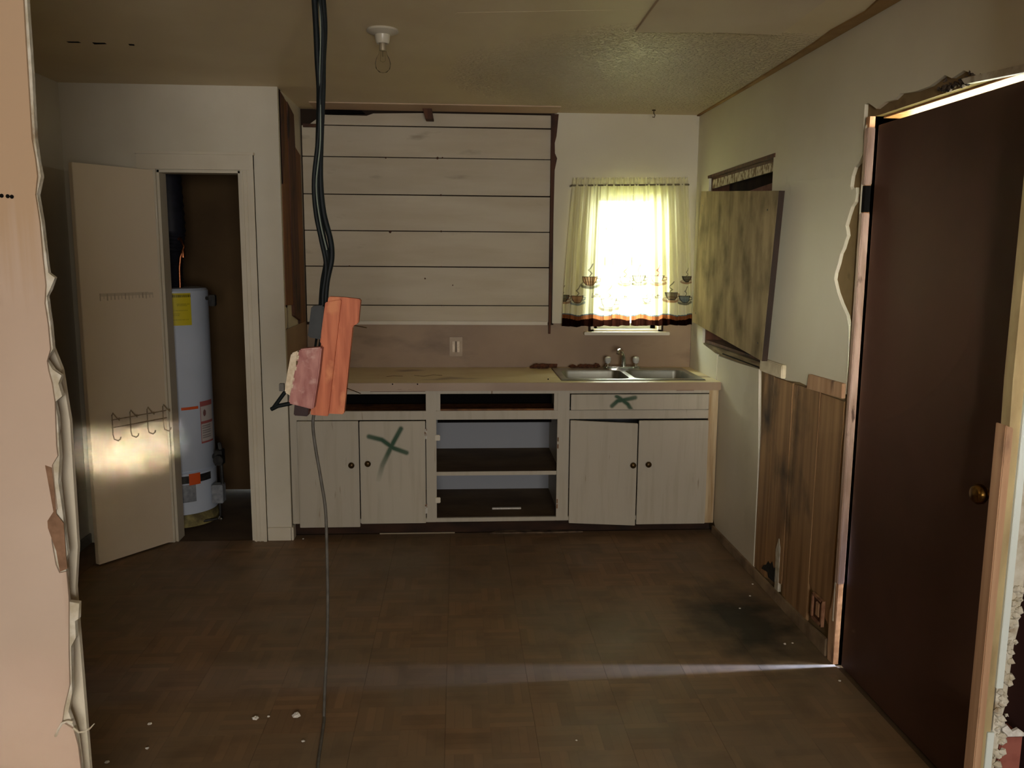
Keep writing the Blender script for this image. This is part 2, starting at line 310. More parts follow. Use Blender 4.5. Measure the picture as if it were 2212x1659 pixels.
def floor_mat():
    m = bpy.data.materials.new('parquet_print_vinyl'); m.use_nodes = True; nt = m.node_tree; N = nt.nodes; L = nt.links
    b = N['Principled BSDF']; geo = N.new('ShaderNodeNewGeometry'); tc = N.new('ShaderNodeTexCoord')
    def math_(op, a, bb=None):
        n = N.new('ShaderNodeMath'); n.operation = op
        for i, v in enumerate((a, bb)):
            if v is None: continue
            if isinstance(v, (int, float)): n.inputs[i].default_value = v
            else: L.new(v, n.inputs[i])
        return n.outputs[0]
    sep = N.new('ShaderNodeSeparateXYZ'); L.new(tc.outputs['Object'], sep.inputs[0])
    B = .1524
    cx = math_('FLOOR', math_('DIVIDE', sep.outputs[0], B)); cy = math_('FLOOR', math_('DIVIDE', sep.outputs[1], B))
    par = math_('ABSOLUTE', math_('MODULO', math_('ADD', cx, cy), 2))
    fx = math_('FLOOR', math_('DIVIDE', sep.outputs[0], B/5)); fy = math_('FLOOR', math_('DIVIDE', sep.outputs[1], B/5))
    mixv = N.new('ShaderNodeMix'); mixv.data_type = 'FLOAT'; L.new(par, mixv.inputs[0]); L.new(fx, mixv.inputs[2]); L.new(fy, mixv.inputs[3])
    comb = N.new('ShaderNodeCombineXYZ'); L.new(mixv.outputs[0], comb.inputs[0])
    L.new(math_('ADD', math_('MULTIPLY', cx, 7.1), math_('MULTIPLY', cy, 3.7)), comb.inputs[1])
    oi = N.new('ShaderNodeObjectInfo'); L.new(math_('MULTIPLY', oi.outputs['Random'], 50), comb.inputs[2])
    wn = N.new('ShaderNodeTexWhiteNoise'); L.new(comb.outputs[0], wn.inputs['Vector'])
    def mix(f, a, c):
        x = N.new('ShaderNodeMix'); x.data_type = 'RGBA'
        if isinstance(f, (int, float)): x.inputs[0].default_value = f
        else: L.new(f, x.inputs[0])
        for s, v in ((x.inputs[6], a), (x.inputs[7], c)):
            if isinstance(v, tuple): s.default_value = (*v, 1)
            else: L.new(v, s)
        return x.outputs[2]
    def ns(scale, det=5, stretch=(1, 1, 1)):
        mp = N.new('ShaderNodeMapping'); mp.inputs['Scale'].default_value = stretch; L.new(geo.outputs['Position'], mp.inputs['Vector'])
        n = N.new('ShaderNodeTexNoise'); n.inputs['Scale'].default_value = scale; n.inputs['Detail'].default_value = det; L.new(mp.outputs[0], n.inputs['Vector']); return n.outputs['Fac']
    def rng(f, lo, hi):
        r = N.new('ShaderNodeMapRange'); r.inputs[1].default_value = lo; r.inputs[2].default_value = hi; L.new(f, r.inputs[0]); return r.outputs[0]
    col = mix(wn.outputs['Value'], srgb(116, 90, 64), srgb(136, 106, 76))
    # joints between fingers
    e = math_('MODULO', math_('ADD', math_('DIVIDE', sep.outputs[0], B/5), 1000), 1); e2 = math_('MODULO', math_('ADD', math_('DIVIDE', sep.outputs[1], B/5), 1000), 1)
    mf = N.new('ShaderNodeMix'); mf.data_type = 'FLOAT'; L.new(par, mf.inputs[0]); L.new(e, mf.inputs[2]); L.new(e2, mf.inputs[3])
    col = mix(math_('MULTIPLY', math_('LESS_THAN', mf.outputs[0], .1), .2), col, srgb(70, 48, 32))
    rv = math_('MULTIPLY', oi.outputs['Random'], .35); col = mix(rv, col, srgb(120, 104, 80))
    # grey dirt film, worn pale areas, dark dirt with own outline near the right-hand wall
    col = mix(math_('MULTIPLY', rng(ns(1.6), .40, .66), .6), col, srgb(112, 102, 84))
    col = mix(math_('MULTIPLY', rng(ns(6), .5, .7), .4), col, srgb(82, 66, 48))
    d = N.new('ShaderNodeVectorMath'); d.operation = 'DISTANCE'; mp = N.new('ShaderNodeMapping')
    L.new(geo.outputs['Position'], mp.inputs['Vector']); mp.inputs['Rotation'].default_value = (0, 0, -.25); mp.inputs['Scale'].default_value = (1, .62, 1)
    cc = Matrix.Rotation(-.25, 4, 'Z') @ Vector((1.26, .62*3.46, 0)); L.new(mp.outputs[0], d.inputs[0])
    cc = Matrix.Rotation(-.25, 4, 'Z') @ Vector((1.26*1, 3.46*.62, 0)); d.inputs[1].default_value = tuple(cc)
    f = math_('ADD', d.outputs['Value'], math_('MULTIPLY', ns(9), .34))
    r = N.new('ShaderNodeMapRange'); r.inputs[1].default_value = .50; r.inputs[2].default_value = .26; L.new(f, r.inputs[0])
    col = mix(math_('MULTIPLY', r.outputs[0], .9), col, srgb(20, 18, 14))
    L.new(col, b.inputs['Base Color'])
    b.inputs['Specular IOR Level'].default_value = .3
    L.new(rng(ns(4), -.6, 1.5), b.inputs['Roughness'])
    bn = N.new('ShaderNodeBump'); bn.inputs['Strength'].default_value = .15; bn.inputs['Distance'].default_value = .002; L.new(ns(40), bn.inputs['Height']); L.new(bn.outputs[0], b.inputs['Normal'])
    return m
FLOOR = floor_mat()
SUB = mat('worn_subfloor', srgb(96, 76, 52), srgb(70, 54, 38), (4, 4, 4), rough=.8)

# ------------------------------------------------------------------ setting
XL, XR, YB, XS, YF, H = -2.03, 1.478, 5.288, -.93, 4.64, 2.44
fl = struct(MB().box(-2.75, 1.62, -2.45, 5.9, -.10, -.006).build('floor', SUB))
T = .3048
tb = MB().box(.0003, T-.0003, .0003, T-.0003, -.006, 0).mesh('tile', FLOOR, bevel=.0002)
def tile(x0, y0, x1, y1):
    if x1-x0 > T-.002 and y1-y0 > T-.002: o = bpy.data.objects.new('tile', tb)
    else: o = bpy.data.objects.new('tile', MB().box(.0006, x1-x0-.0006, .0006, y1-y0-.0006, -.006, 0).mesh('tile', FLOOR))
    C.objects.link(o); o.location = (x0, y0, 0); o.rotation_euler = (0, 0, 0); o.parent = fl
nx, ny = 12, 9
for i in range(nx):
    for j in range(ny):
        x0 = XR-(i+1)*T; y0 = 2.06+j*T; x1 = x0+T; y1 = y0+T
        x0 = max(x0, XL); ymax = 4.72
        if i >= 8 : ymax = 4.64
        y1 = min(y1, ymax)
        if y1-y0 > .02 and x1-x0 > .02: tile(x0, y0, x1, y1)

ce = struct(MB().box(-2.75, 1.66, -2.45, 5.9, H, H+.12).build('ceiling', CEIL))
# popcorn-textured area by the window, slightly proud of the smooth paint
pop = [(.0, 3.2), (.66, 3.1), (.68, 3.37), (1.0, 3.345), (1.24, 3.36), (1.478, 3.36), (1.478, 5.288), (.61, 5.288), (.61, 5.06), (-.2, 5.05), (-.3, 4.2)]
MB().prism(pop, 'z', H-.0004, H+.002).build('textured_patch', POP, ce)
MB().prism([(.66, 2.2), (1.20, 2.2), (1.24, 3.36), (1.0, 3.345), (.68, 3.37)], 'z', H-.010, H+.002).build('ceiling_panel', CEILP, ce, bevel=.001)
st = MB().prism([(1.36, 2.7), (1.474, 2.7), (1.474, 5.28), (1.46, 5.28), (1.452, 4.4), (1.44, 3.8), (1.43, 3.5), (1.415, 3.3), (1.425, 3.05), (1.40, 2.9)], 'z', H-.008, H)
struct(st.build('trim_1', TANW if False else mat('peeling_ceiling_tape', srgb(152, 120, 72), srgb(128, 96, 54), (6, 6, 6), rough=.8)))
for k, (x, y, w) in enumerate([(-1.60, 3.76, .05), (-1.50, 3.77, .05), (-1.36, 3.78, .02)]):
    MB().box(x, x+w, y, y+.016, H-.001, H).jitter(.003, k).build('scorch_mark', BLACKD, ce)

# back wall: core, window opening, board facing, wallboard to the right
WX0, WX1, WZ0, WZ1 = .835, 1.285, 1.115, 1.985
def holed(x0, x1, y0, y1, z0, z1, hx0, hx1, hz0, hz1):
    return MB().box(x0, hx0, y0, y1, z0, z1).box(hx1, x1, y0, y1, z0, z1).box(hx0, hx1, y0, y1, z0, hz0).box(hx0, hx1, y0, y1, hz1, z1)
YW = YB+.030
wb = struct(holed(XS-.09, 1.66, YW, YW+.10, 0, H, WX0, WX1, WZ0, WZ1).build('wall_back', mat('dark_wall_cavity', srgb(46, 34, 24), rough=.95)))
zs = [1.172, 1.275, 1.512, 1.727, 1.943, 2.163, 2.345, 2.425]
for i in range(len(zs)-1):
    dy = random.uniform(-.003, .003); g0 = .003 if i else 0
    tl = random.uniform(-.002, .002)
    x0 = XS+.006; x1 = .566
    pts = [(x0, zs[i]+g0), (x1, zs[i]+g0+tl*.5), (x1, zs[i+1]-.005+(0 if i % 2 else .002)), (x0, zs[i+1]-.003)]
    if i == 6: pts = [(-.88, zs[i]+g0), (x1, zs[i]+.004), (x1, zs[i+1]-.002), (-.20, zs[i+1]-.001), (-.50, zs[i+1]-.008), (-.54, zs[i+1]-.022), (-.80, zs[i+1]-.020)]
    MB().prism(pts, 'y', YB+.004+dy, YB+.028).build('plank', BOARD, wb, bevel=.0012)
for x, z, w in ((-.10, 1.943, .006), (-.10, 1.727, .006), (-.10, 1.512, .005), (-.10, 1.275, .004), (-.12, 2.163, .008), (-.09, 2.165, .005), (-.41, 1.722, .009), (-.43, 2.160, .005), (-.66, 1.514, .004), (-.03, 1.40, .004), (-.20, 1.44, .005)):
    MB().lathe([(.001, -.0015), (w, -.001), (w*.8, .004)], (x, YB+.001, z), 'y', 7).jitter(.001, int(z*100)).build('nail_mark', DARKW, wb)
skin = [(.590, 1.165), (.835, 1.165), (.835, 1.985), (1.285, 1.985), (1.285, 1.165), (1.478, 1.165), (1.478, 2.44), (.590, 2.44)]
MB().prism(skin, 'y', YB, YB+.029).build('wallboard', WALLR, wb, bevel=.001)
sp = [(XS+.002, .86), (1.478, .86), (1.478, 1.165), (1.30, 1.165), (1.30, 1.098), (.82, 1.098), (.82, 1.165), (.60, 1.165), (.60, 1.155), (XS+.002, 1.155)]
MB().prism(sp, 'y', YB+.006, YB+.029).build('splash_board', SPLASH, wb, bevel=.001)
struct(MB().prism([(-.89, 1.158), (.56, 1.156), (.56, 1.178), (-.2, 1.180), (-.89, 1.178)], 'y', YB-.022, YB+.010).build('trim_2', TRIM, bevel=.002), 'narrow white ledge strip under the horizontal boards')
stp = [(.566, 1.10), (.580, 1.10), (.586, 1.4), (.588, 1.8), (.592, 2.10), (.606, 2.17), (.592, 2.20), (.590, 2.26), (.600, 2.30), (.612, 2.43), (.566, 2.43), (.569, 1.8)]
struct(MB().prism(stp, 'y', YB-.012, YB+.012).build('trim_3', DARKW, bevel=.001), 'ragged dark wood strip down the right edge of the white boards')
struct(MB().box(-.84, .60, 5.06, YB+.004, H-.006, H).build('trim_4', mat('bare_ceiling_strip', srgb(206, 182, 156), srgb(186, 160, 134), (2, 2, 2), rough=.8)), 'unpainted ceiling strip where the wall cupboard hung')
MB().prism([(-.78, 2.405), (-.55, 2.415), (-.57, 2.432), (-.70, 2.436), (-.80, 2.43)], 'y', YB-.004, YB+.028).build('gap_shade', BLACKD, wb)  # black patch stands in for the shade in the recess above the boards
tag(MB().prism([(-.205, H), (-.150, H), (-.138, 2.375), (-.185, 2.375)], 'y', YB-.10, YB+.002).build('wood_cleat', DARKW, bevel=.002), 'small brown wood cleat left at the top of the white boards', 'cleat')

tag(MB().box(-.915, -.800, YB-.012, YB+.003, 2.330, 2.350).build('wood_strip', DARKW, bevel=.001), 'short brown strip nailed on the white boards behind the black cables', 'wood strip')
# side wall of the closet bump-out with stripped wood
ws = struct(MB().box(XS-.09, XS-.004, YF+.02, YW, 0, H).build('wall_side', WHITE))
fr = MB().prism([(YF+.0, 1.180), (YF+.0, H), (YF+.035, H), (YF+.035, 1.30), (YF+.07, 1.29), (YF+.07, 1.185)], 'x', XS-.004, XS+.000)
fr.box(XS-.004, XS, YF, YF+.03, 0, 1.180).build('wallboard', WHITE, ws)
MB().box(XS-.004, XS+.001, YF+.03, YB, .86, 1.178).build('splash_board', SPLASH, ws)
def side(poly, m, t, lab=None): return MB().prism(poly, 'x', XS-.004, XS+t).build('board', m, ws, bevel=.001, label=lab)
side([(YF+.036, 1.31), (YF+.036, 2.425), (YF+.22, 2.40), (YF+.26, 1.9), (YF+.27, 1.33), (YF+.20, 1.30)], TANW, .006, 'honey coloured stripped board')
side([(YF+.036, 1.95), (YF+.036, 2.425), (YF+.14, 2.41), (YF+.10, 2.1)], DARKW, .008, 'dark brown stripped board')
side([(YF+.22, 1.24), (YF+.20, 2.40), (YF+.38, 2.36), (YF+.42, 1.9), (YF+.40, 1.20)], DARKW, .012, 'dark brown stripped board')
side([(YF+.40, 1.18), (YF+.37, 2.20), (YF+.58, 2.16), (YF+.60, 1.18)], TANW, .006, 'honey coloured stripped board')

# closet front wall with its opening
DX0, DX1, DZ = -1.562, -1.135, 2.012
wc = struct(MB().box(XL-.02, DX0, YF, YF+.10, 0, H).box(DX1, XS-.004, YF, YF+.10, 0, H).box(DX0, DX1, YF, YF+.10, DZ, H).build('wall_closet', WHITE))
d1 = struct(MB().box(DX0, DX0+.012, YF-.002, YF+.10, 0, DZ).box(DX1-.012, DX1, YF-.002, YF+.10, 0, DZ).box(DX0, DX1, YF-.002, YF+.10, DZ-.012, DZ).build('door_1', TRIM))
MB().box(-1.655, -1.062, YF-.024, YF, DZ+.003, DZ+.088).box(-1.660, -1.056, YF-.034, YF, DZ+.078, DZ+.092).build('head_casing', TRIM, d1, bevel=.002)
MB().box(DX1+.002, -1.062, YF-.020, YF, 0, DZ+.003).box(-1.080, -1.062, YF-.030, YF, 0, DZ+.080).box(-1.126, -1.116, YF-.028, YF, 0, DZ).box(-1.104, -1.096, YF-.026, YF, 0, DZ).build('side_casing', TRIM, d1, bevel=.002)
MB().box(-1.645, DX0-.002, YF-.018, YF, 0, DZ+.003).build('side_casing', TRIM, d1, bevel=.002)
struct(MB().box(-1.060, XS, YF-.014, YF, 0, .075).box(XS-.002, XS+.012, YF-.014, YF+.06, 0, .075).build('baseboard_closet', TRIM, bevel=.003))
wi = struct(MB().box(XL-.02, XS-.09, 5.70, 5.78, 0, H).box(XL-.10, XL-.02, YF+.10, 5.78, 0, H).box(XS-.10, XS-.085, YF+.10, 5.70, 0, H).build('wall_closet_inside', CLOS))
wl = struct(MB().box(XL-.10, XL, 1.99, YF+.02, 0, H).build('wall_left', WHITE))
struct(MB().box(XL, XL+.012, 2.0, YF, 0, .055).build('baseboard_left', mat('grey_baseboard', srgb(120, 118, 110), rough=.6), bevel=.002))

# right wall: core with door and window openings, torn wallboard over it
XC = XR+.014
D0, D1, DH = 2.105, 3.052, 2.085
V0, V1, U0, U1 = 4.0, 5.03, 1.07, 2.05
core = MB().box(XC, 1.62, D1, V0, 0, H).box(XC, 1.62, V0, V1, 0, U0).box(XC, 1.62, V0, V1, U1, H).box(XC, 1.62, V1, YW, 0, H)
core.box(XC, 1.62, D0, D1, DH, H)
wr = struct(core.build('wall_right', BACKING))
struct(MB().box(XC-.004, 1.62, -2.45, D0, 0, H).build('wall_right_near', MAROON2))
torn = [(5.288, .86), (5.288, H), (1.95, H), (1.95, 2.075), (2.10, 2.070), (2.223, 2.080), (2.32, 2.094), (2.431, 2.100), (2.50, 2.128), (2.56, 2.118), (2.60, 2.135), (2.68, 2.118), (2.76, 2.117),
        (2.813, 2.122), (2.86, 2.128), (2.90, 2.115), (2.96, 2.118), (3.02, 2.105), (3.055, 2.122), (3.09, 2.138), (3.112, 2.136), (3.112, 2.06), (3.104, 2.0), (3.10, 1.96), (3.13, 1.93), (3.16, 1.918),
        (3.179, 1.888), (3.185, 1.850), (3.172, 1.836), (3.140, 1.843), (3.132, 1.82), (3.140, 1.79), (3.166, 1.775), (3.188, 1.74), (3.205, 1.705), (3.195, 1.69), (3.186, 1.668), (3.200, 1.650), (3.215, 1.62),
        (3.235, 1.60), (3.250, 1.56), (3.270, 1.525), (3.275, 1.500), (3.24, 1.45), (3.20, 1.41), (3.15, 1.369), (3.125, 1.33), (3.112, 1.25), (3.106, 1.10), (3.11, 1.068),
        (3.44, 1.045), (3.55, 1.050), (3.70, 1.036), (3.98, 1.045), (4.0, 1.07), (4.0, 2.05), (5.03, 2.05), (5.03, 1.07), (4.80, 1.062), (4.735, 1.04), (4.735, .86)]
MB().prism(torn, 'x', XR, XC).build('wallboard', WALLR, wr)
MB().prism([(3.99, .045), (4.63, .045), (4.70, .10), (4.715, 1.028), (4.40, 1.030), (4.055, 1.040), (4.0, .60)], 'x', XR, XC).build('wallboard', WHITE, wr, label='white wallboard patch under the boarded window')
ys = [P(x, 1000, 'x', XR).y for x in (1637, 1662, 1703, 1712, 1762, 1815)]
for i in range(5):
    a, b = ys[i+1]+.004, ys[i]-.003
    if i == 0: b = 3.986
    if i == 4: a = 3.125
    if b-a < .002: continue
    zt = (1.034, 1.030, 1.03, 1.035, 1.035)[i]; zb = (.05, .22, .05, .05, .22)[i]
    z2 = (.05, .10, .05, .05, .12)[i]
    MB().prism([(a, z2), (b, zb if i != 1 else .05), (b, zt), (a, zt+.003)], 'x', XR+(.001 if i % 2 else .003), XC).build('plank', PANEL, wr, bevel=.0015)
MB().prism([(3.66, .05), (3.70, .05), (3.71, .24), (3.68, .30), (3.66, .26)], 'x', XR-.001, XC).build('exposed_plaster', PLAST, wr)
# small black mould patch on the panelling is a thin crust
MB().prism([(3.705, .08), (3.78, .075), (3.80, .09), (3.87, .085), (3.85, .11), (3.82, .12), (3.80, .15), (3.77, .14), (3.75, .165), (3.725, .14), (3.705, .15)], 'x', XR-.002, XC).jitter(.003, 4).build('mould_crust', mat('black_mould', srgb(40, 36, 28), srgb(24, 22, 18), (60, 60, 60), rough=.95), wr)
struct(MB().prism([(3.12, 0), (4.66, 0), (4.66, .045), (4.0, .05), (3.6, .052), (3.3, .06), (3.12, .075)], 'x', XR-.012, XR+.002).build('baseboard_right', mat('dirty_baseboard', srgb(150, 128, 100), srgb(104, 86, 64), (8, 8, 8), rough=.8), bevel=.002))
# plaster crumbs over the door
mb = MB()
for k in range(46):
    y = random.choice((random.gauss(2.58, .035), random.gauss(2.47, .03))); z = 2.086+abs(random.gauss(0, .014))
    r = random.uniform(.003, .009); mb.lathe([(r*.5, -r*.7), (r, 0), (r*.4, r*.7)], (XR+.001, y, z), n=6)
mb.jitter(.003, 9).build('crumbling_plaster', mat('dark_plaster_crumbs', srgb(90, 76, 62), srgb(30, 24, 18), (60, 60, 60), rough=.95), wr)
MB().prism([(2.10, 2.056), (2.48, 2.086), (2.50, 2.104), (2.42, 2.100), (2.10, 2.078)], 'x', XR-.006, XC).build('exposed_plaster', PLAST, wr)

# door 2 (maroon, in the right wall): jamb, stop, slab
d2 = struct(MB().box(XC-.02, 1.62, D1-.0, D1+.028, 0, DH).box(XC-.02, 1.62, D0-.02, D0, 0, DH).box(XC+.030, 1.62, D0, D1, DH-.006, DH+.02).build('door_2', mat('orange_lit_jamb_wood', srgb(190, 140, 96), srgb(150, 104, 66), (30, 30, 30), rough=.6)))
MB().box(1.496, 1.538, 2.107, 3.034, .003, 2.052).build('door_leaf', MAROON, d2, bevel=.002)
MB().box(1.5395, 1.62, D0, D1, -.006, .022).build('threshold_light_stop', DARKW, d2)  # unseen bar added behind the leaf to stop light leaking under it
# stop and casing strips on the far jamb
MB().box(XR-.016, XR+.012, 3.040, 3.066, .335, 1.745).box(XR-.016, XR+.012, 3.040, 3.066, 1.845, 2.045).build('door_stop', PINKT, d2, bevel=.003)
MB().prism([(3.068, .33), (3.080, .33), (3.079, 1.45), (3.082, 2.05), (3.070, 2.06)], 'x', XR-.010, XC).box(XR-.010, XC, 3.068, 3.080, .17, .34).build('casing_strip', TRIM, d2, bevel=.002, label='thin whitish casing strip')
MB().prism([(3.056, 0), (3.095, 0), (3.11, .05), (3.108, .20), (3.098, .22), (3.085, .30), (3.074, .29), (3.065, .33), (3.057, .31), (3.054, .12)], 'x', XR-.008, XC).jitter(.002, 2).build('rotted_jamb_foot', RAWW, d2)
MB().box(XR-.010, XR+.010, 3.042, 3.064, 1.748, 1.842).build('stop_gap_shade', BLACKD, d2)  # black box stands in for shade where a piece of the stop is missing
# knob
kb = MB().lathe([(.004, 0), (.033, 0), (.034, .006), (.028, .012), (.012, .016), (.011, .034), (.020, .040), (.028, .050), (.029, .062), (.022, .072), (.006, .076)], (0, 0, 0), 'x', 24)
kb.v = [Vector((1.496-p.x, 2.190+p.y, .940+p.z)) for p in kb.v]
kb.build('door_knob', BRASS, d2, smooth=True)
# ground outdoors
out = struct(MB().box(1.62, 9, -4, 14, -.35, -.15).box(-6, 1.62, 5.95, 14, -.35, -.15).build('ground', GRASS))

# near partition: torn stub on the left
YP = 1.90
def lp(pts): return [(P(x, y, 'y', YP).x, P(x, y, 'y', YP).z) for x, y in pts]
edge = lp([(48, -120), (50, 0), (55, 90), (62, 200), (68, 300), (76, 345), (80, 380), (76, 420), (85, 480), (92, 560), (98, 615), (96, 655), (103, 700), (108, 755), (101, 780), (104, 800), (112, 830), (118, 870), (121, 960),
           (124, 985), (112, 1005), (116, 1050), (122, 1100), (108, 1130), (112, 1175), (120, 1220), (128, 1238), (143, 1235), (148, 1290), (148, 1400), (150, 1480), (138, 1530), (134, 1560), (158, 1575), (168, 1610), (174, 1659)])
poly = [(-2.75, H)]+[(edge[0][0], H)]+edge+[(edge[-1][0]-.006, .25), (edge[-1][0], .1), (edge[-1][0]-.005, 0), (-2.75, 0)]
wp = struct(MB().prism(poly, 'y', YP, YP+.006).build('wall_front_left', PINKW))
e2 = lp([(x_-7, y_) for x_, y_ in [(60, -120), (62, 0), (72, 150), (80, 300), (86, 345), (93, 380), (84, 420), (94, 480), (104, 560), (108, 590), (122, 600), (112, 625), (105, 640), (113, 700), (118, 755), (104, 778), (118, 800), (136, 812), (130, 830), (138, 856), (122, 870), (128, 900), (133, 990), (130, 1040), (138, 1100), (150, 1200), (145, 1215), (148, 1240), (150, 1290), (152, 1303), (175, 1306), (173, 1340), (166, 1345), (168, 1380), (158, 1400), (160, 1500), (152, 1540), (164, 1575), (172, 1600), (179, 1659)]])
poly2 = [(-2.75, H), (e2[0][0], H)]+e2+[(e2[-1][0], 0), (-2.75, 0)]
MB().prism(poly2, 'y', YP+.0065, YP+.020).jitter(.0006, 3).build('plaster_layer', PLAST, wp)
bp = lp([(98, 1005), (112, 1010), (118, 1060), (122, 1110), (138, 1130), (143, 1200), (146, 1228), (130, 1235), (122, 1190), (104, 1140), (103, 1125), (116, 1105), (108, 1060)])
MB().prism(bp, 'y', YP-.0015, YP).build('torn_paper', mat('brown_torn_paper', srgb(140, 108, 84), srgb(116, 88, 66), (30, 30, 30), rough=.9), wp)
MB().box(-2.75, -.945, YP+.020, YP+.075, 0, H).build('stud', RAWW, wp)
MB().prism([(-2.75, 0), (-.90, 0), (-.905, .8), (-.893, .9), (-.890, 1.20), (-.900, 1.32), (-.925, 1.4), (-.925, H), (-2.75, H)], 'y', YP+.075, YP+.088).build('wallboard', TRIM, wp)
# scraps hanging off the torn edge
for q, (pts, w) in enumerate([([(120, 1590), (126, 1575), (134, 1562), (146, 1558), (158, 1560)], .003), ([(158, 1572), (170, 1582), (182, 1580), (194, 1574), (204, 1563)], .0025)]):
    MB().tube([P(x, y, 'y', YP-.004) for x, y in pts], [w*1.2, w, w, w*.8, w*.4], 6).build('plaster_scrap', PLAST, wp)
for x, y in ((4, 423), (17, 424), (26, 425)):
    c = P(x, y, 'y', YP); MB().lathe([(.001, -.002), (.0045, -.001), (.003, 0)], (c.x, YP, c.z), 'y', 8).build('scorch_mark', BLACKD, wp)

# near partition: stripped stub on the right
st = thing('partition_stub', 'stripped end of a partition at the right edge, brown stud with ragged cream plaster', 'wall stub', (1.33, 1.95, 0))
MB().prism([(1.300, 0), (1.320, 0), (1.320, 1.186), (1.306, 1.190), (1.300, 1.194)], 'y', 1.90, 1.94).build('stud', RAWW, st, bevel=.002)
MB().prism([(1.314, 0), (1.345, 0), (1.345, 2.44), (1.318, 2.44), (1.314, 1.30), (1.318, 1.15), (1.310, .95), (1.320, .85), (1.314, .75)], 'y', 1.912, 1.945).build('cream_board', mat('cream_green_board', srgb(178, 160, 116), srgb(150, 130, 92), (20, 20, 6), rough=.7, bump=.4), st, label='cream painted board beside the stud')
MB().prism([(1.343, .52), (1.361, .52), (1.361, 2.44), (1.345, 2.44)], 'y', 1.904, 1.95).box(1.334, 1.352, 1.906, 1.95, 0, .40).build('corner_strip', mat('pale_white_strip', srgb(214, 222, 214), rough=.5), st, bevel=.001)
rg = [(1.352, 0), (1.350, .30), (1.356, .38), (1.368, .44), (1.376, .40), (1.384, .45), (1.388, .55), (1.392, .66), (1.398, .70), (1.392, .74), (1.402, .78), (1.398, .84), (1.406, .88), (1.408, 1.1), (1.412, 2.44), (1.352, 2.44)]
rg = [(1.352, 0), (1.372, 0), (1.366, .30)]+[(1.374, .38), (1.372, .43), (1.380, .47), (1.383, .56), (1.386, .63), (1.394, .68), (1.388, .71), (1.397, .76), (1.394, .82), (1.402, .86), (1.408, 1.1), (1.412, 2.44), (1.352, 2.44)]
MB().prism(rg, 'y', 1.916, 1.96).build('plaster_edge', PLAST, st)
mb = MB()
for k in range(70):
    z = random.uniform(.30, .78); x = 1.366+random.uniform(-.008, .018)+.02*(z-.4); r = random.uniform(.004, .012)
    mb.lathe([(r*.4, -r*.8), (r, -r*.1), (r*.5, r*.8)], (x, 1.914, z), n=6)
mb.jitter(.002, 5).build('plaster_crumbs', PLAST, st)['kind'] = 'stuff'
bx = thing('carton', 'reddish carton with a crumpled white top edge behind the right partition stub', 'box', (1.43, 2.02, 0))
MB().box(1.412, 1.472, 1.965, 2.03, 0, .352).build('body', RED, bx, bevel=.003)
MB().prism([(1.412, .352), (1.472, .352), (1.472, .362), (1.455, .374), (1.44, .366), (1.425, .384), (1.412, .376)], 'y', 1.963, 1.971).build('torn_flap', CHIP, bx)

# rear room behind the camera (closed, with its window)
struct(holed(-2.75, 1.62, -2.45, -2.35, 0, H, -.4, 1.1, .9, 2.0).build('wall_rear', PINKW))
struct(MB().box(-2.75, -2.65, -2.35, 1.99, 0, H).build('wall_rear_left', PINKW))
w3 = struct(MB().box(-.4, 1.1, -2.40, -2.36, .9, .93).box(-.4, 1.1, -2.40, -2.36, 1.97, 2.0).box(-.4, -.37, -2.40, -2.36, .9, 2.0).box(1.07, 1.1, -2.40, -2.36, .9, 2.0).build('window_3', TRIM))
MB().box(-.4, 1.1, -2.46, -2.44, .9, 2.0).build('blind', mat('rear_blind', srgb(190, 180, 160), rough=.8), w3)

# ------------------------------------------------------------------ window 1
w1 = struct(MB().box(WX0, WX0+.02, YB+.0, YB+.13, WZ0, WZ1).box(WX1-.02, WX1, YB, YB+.13, WZ0, WZ1).box(WX0, WX1, YB, YB+.13, WZ1-.02, WZ1).box(WX0, WX1, YB, YB+.13, WZ0-.0, WZ0+.012).build('window_1', TRIM))
MB().box(.789, 1.330, YB-.045, YB+.02, WZ0-.020, WZ0).build('sill', TRIM, w1, bevel=.003)
a, b = WX0+.02, WX1-.02
f = MB()
for y, z0, z1 in ((YB+.085, WZ0+.012, 1.56), (YB+.110, 1.545, WZ1-.02)):
    f.box(a, a+.035, y, y+.025, z0, z1).box(b-.035, b, y, y+.025, z0, z1).box(a, b, y, y+.025, z0, z0+.035).box(a, b, y, y+.025, z1-.035, z1)
    if z0 > 1.5: f.box(a, b, y, y+.02, (z0+z1)/2-.008, (z0+z1)/2+.008)
f.build('sash', SASH, w1, bevel=.002)
MB().box(a+.035, b-.035, YB+.095, YB+.099, WZ0+.047, 1.525).build('pane', GLASS, w1)
MB().box(a+.035, b-.035, YB+.120, YB+.124, 1.58, WZ1-.055).build('pane', GLASS, w1)
# neighbouring wall outside, partly beside the view
struct(MB().box(1.95, 2.05, 6.6, 11, -.15, 2.0).build('wall_outside', SIDING))

# curtain rod and curtains
rod = thing('curtain_rod', 'thin flat curtain rod over the sink window', 'curtain rod', (1.055, 5.225, 2.012))
MB().tube([(.690, YB, 2.006), (.690, 5.235, 2.006), (.692, 5.225, 2.006), (1.05, 5.221, 2.012), (1.405, 5.225, 2.020), (1.412, 5.235, 2.020), (1.412, YB, 2.020)], .0055, 8).build('rod_bar', mat('dull_rod', srgb(130, 122, 96), rough=.4, metal=.5), rod)

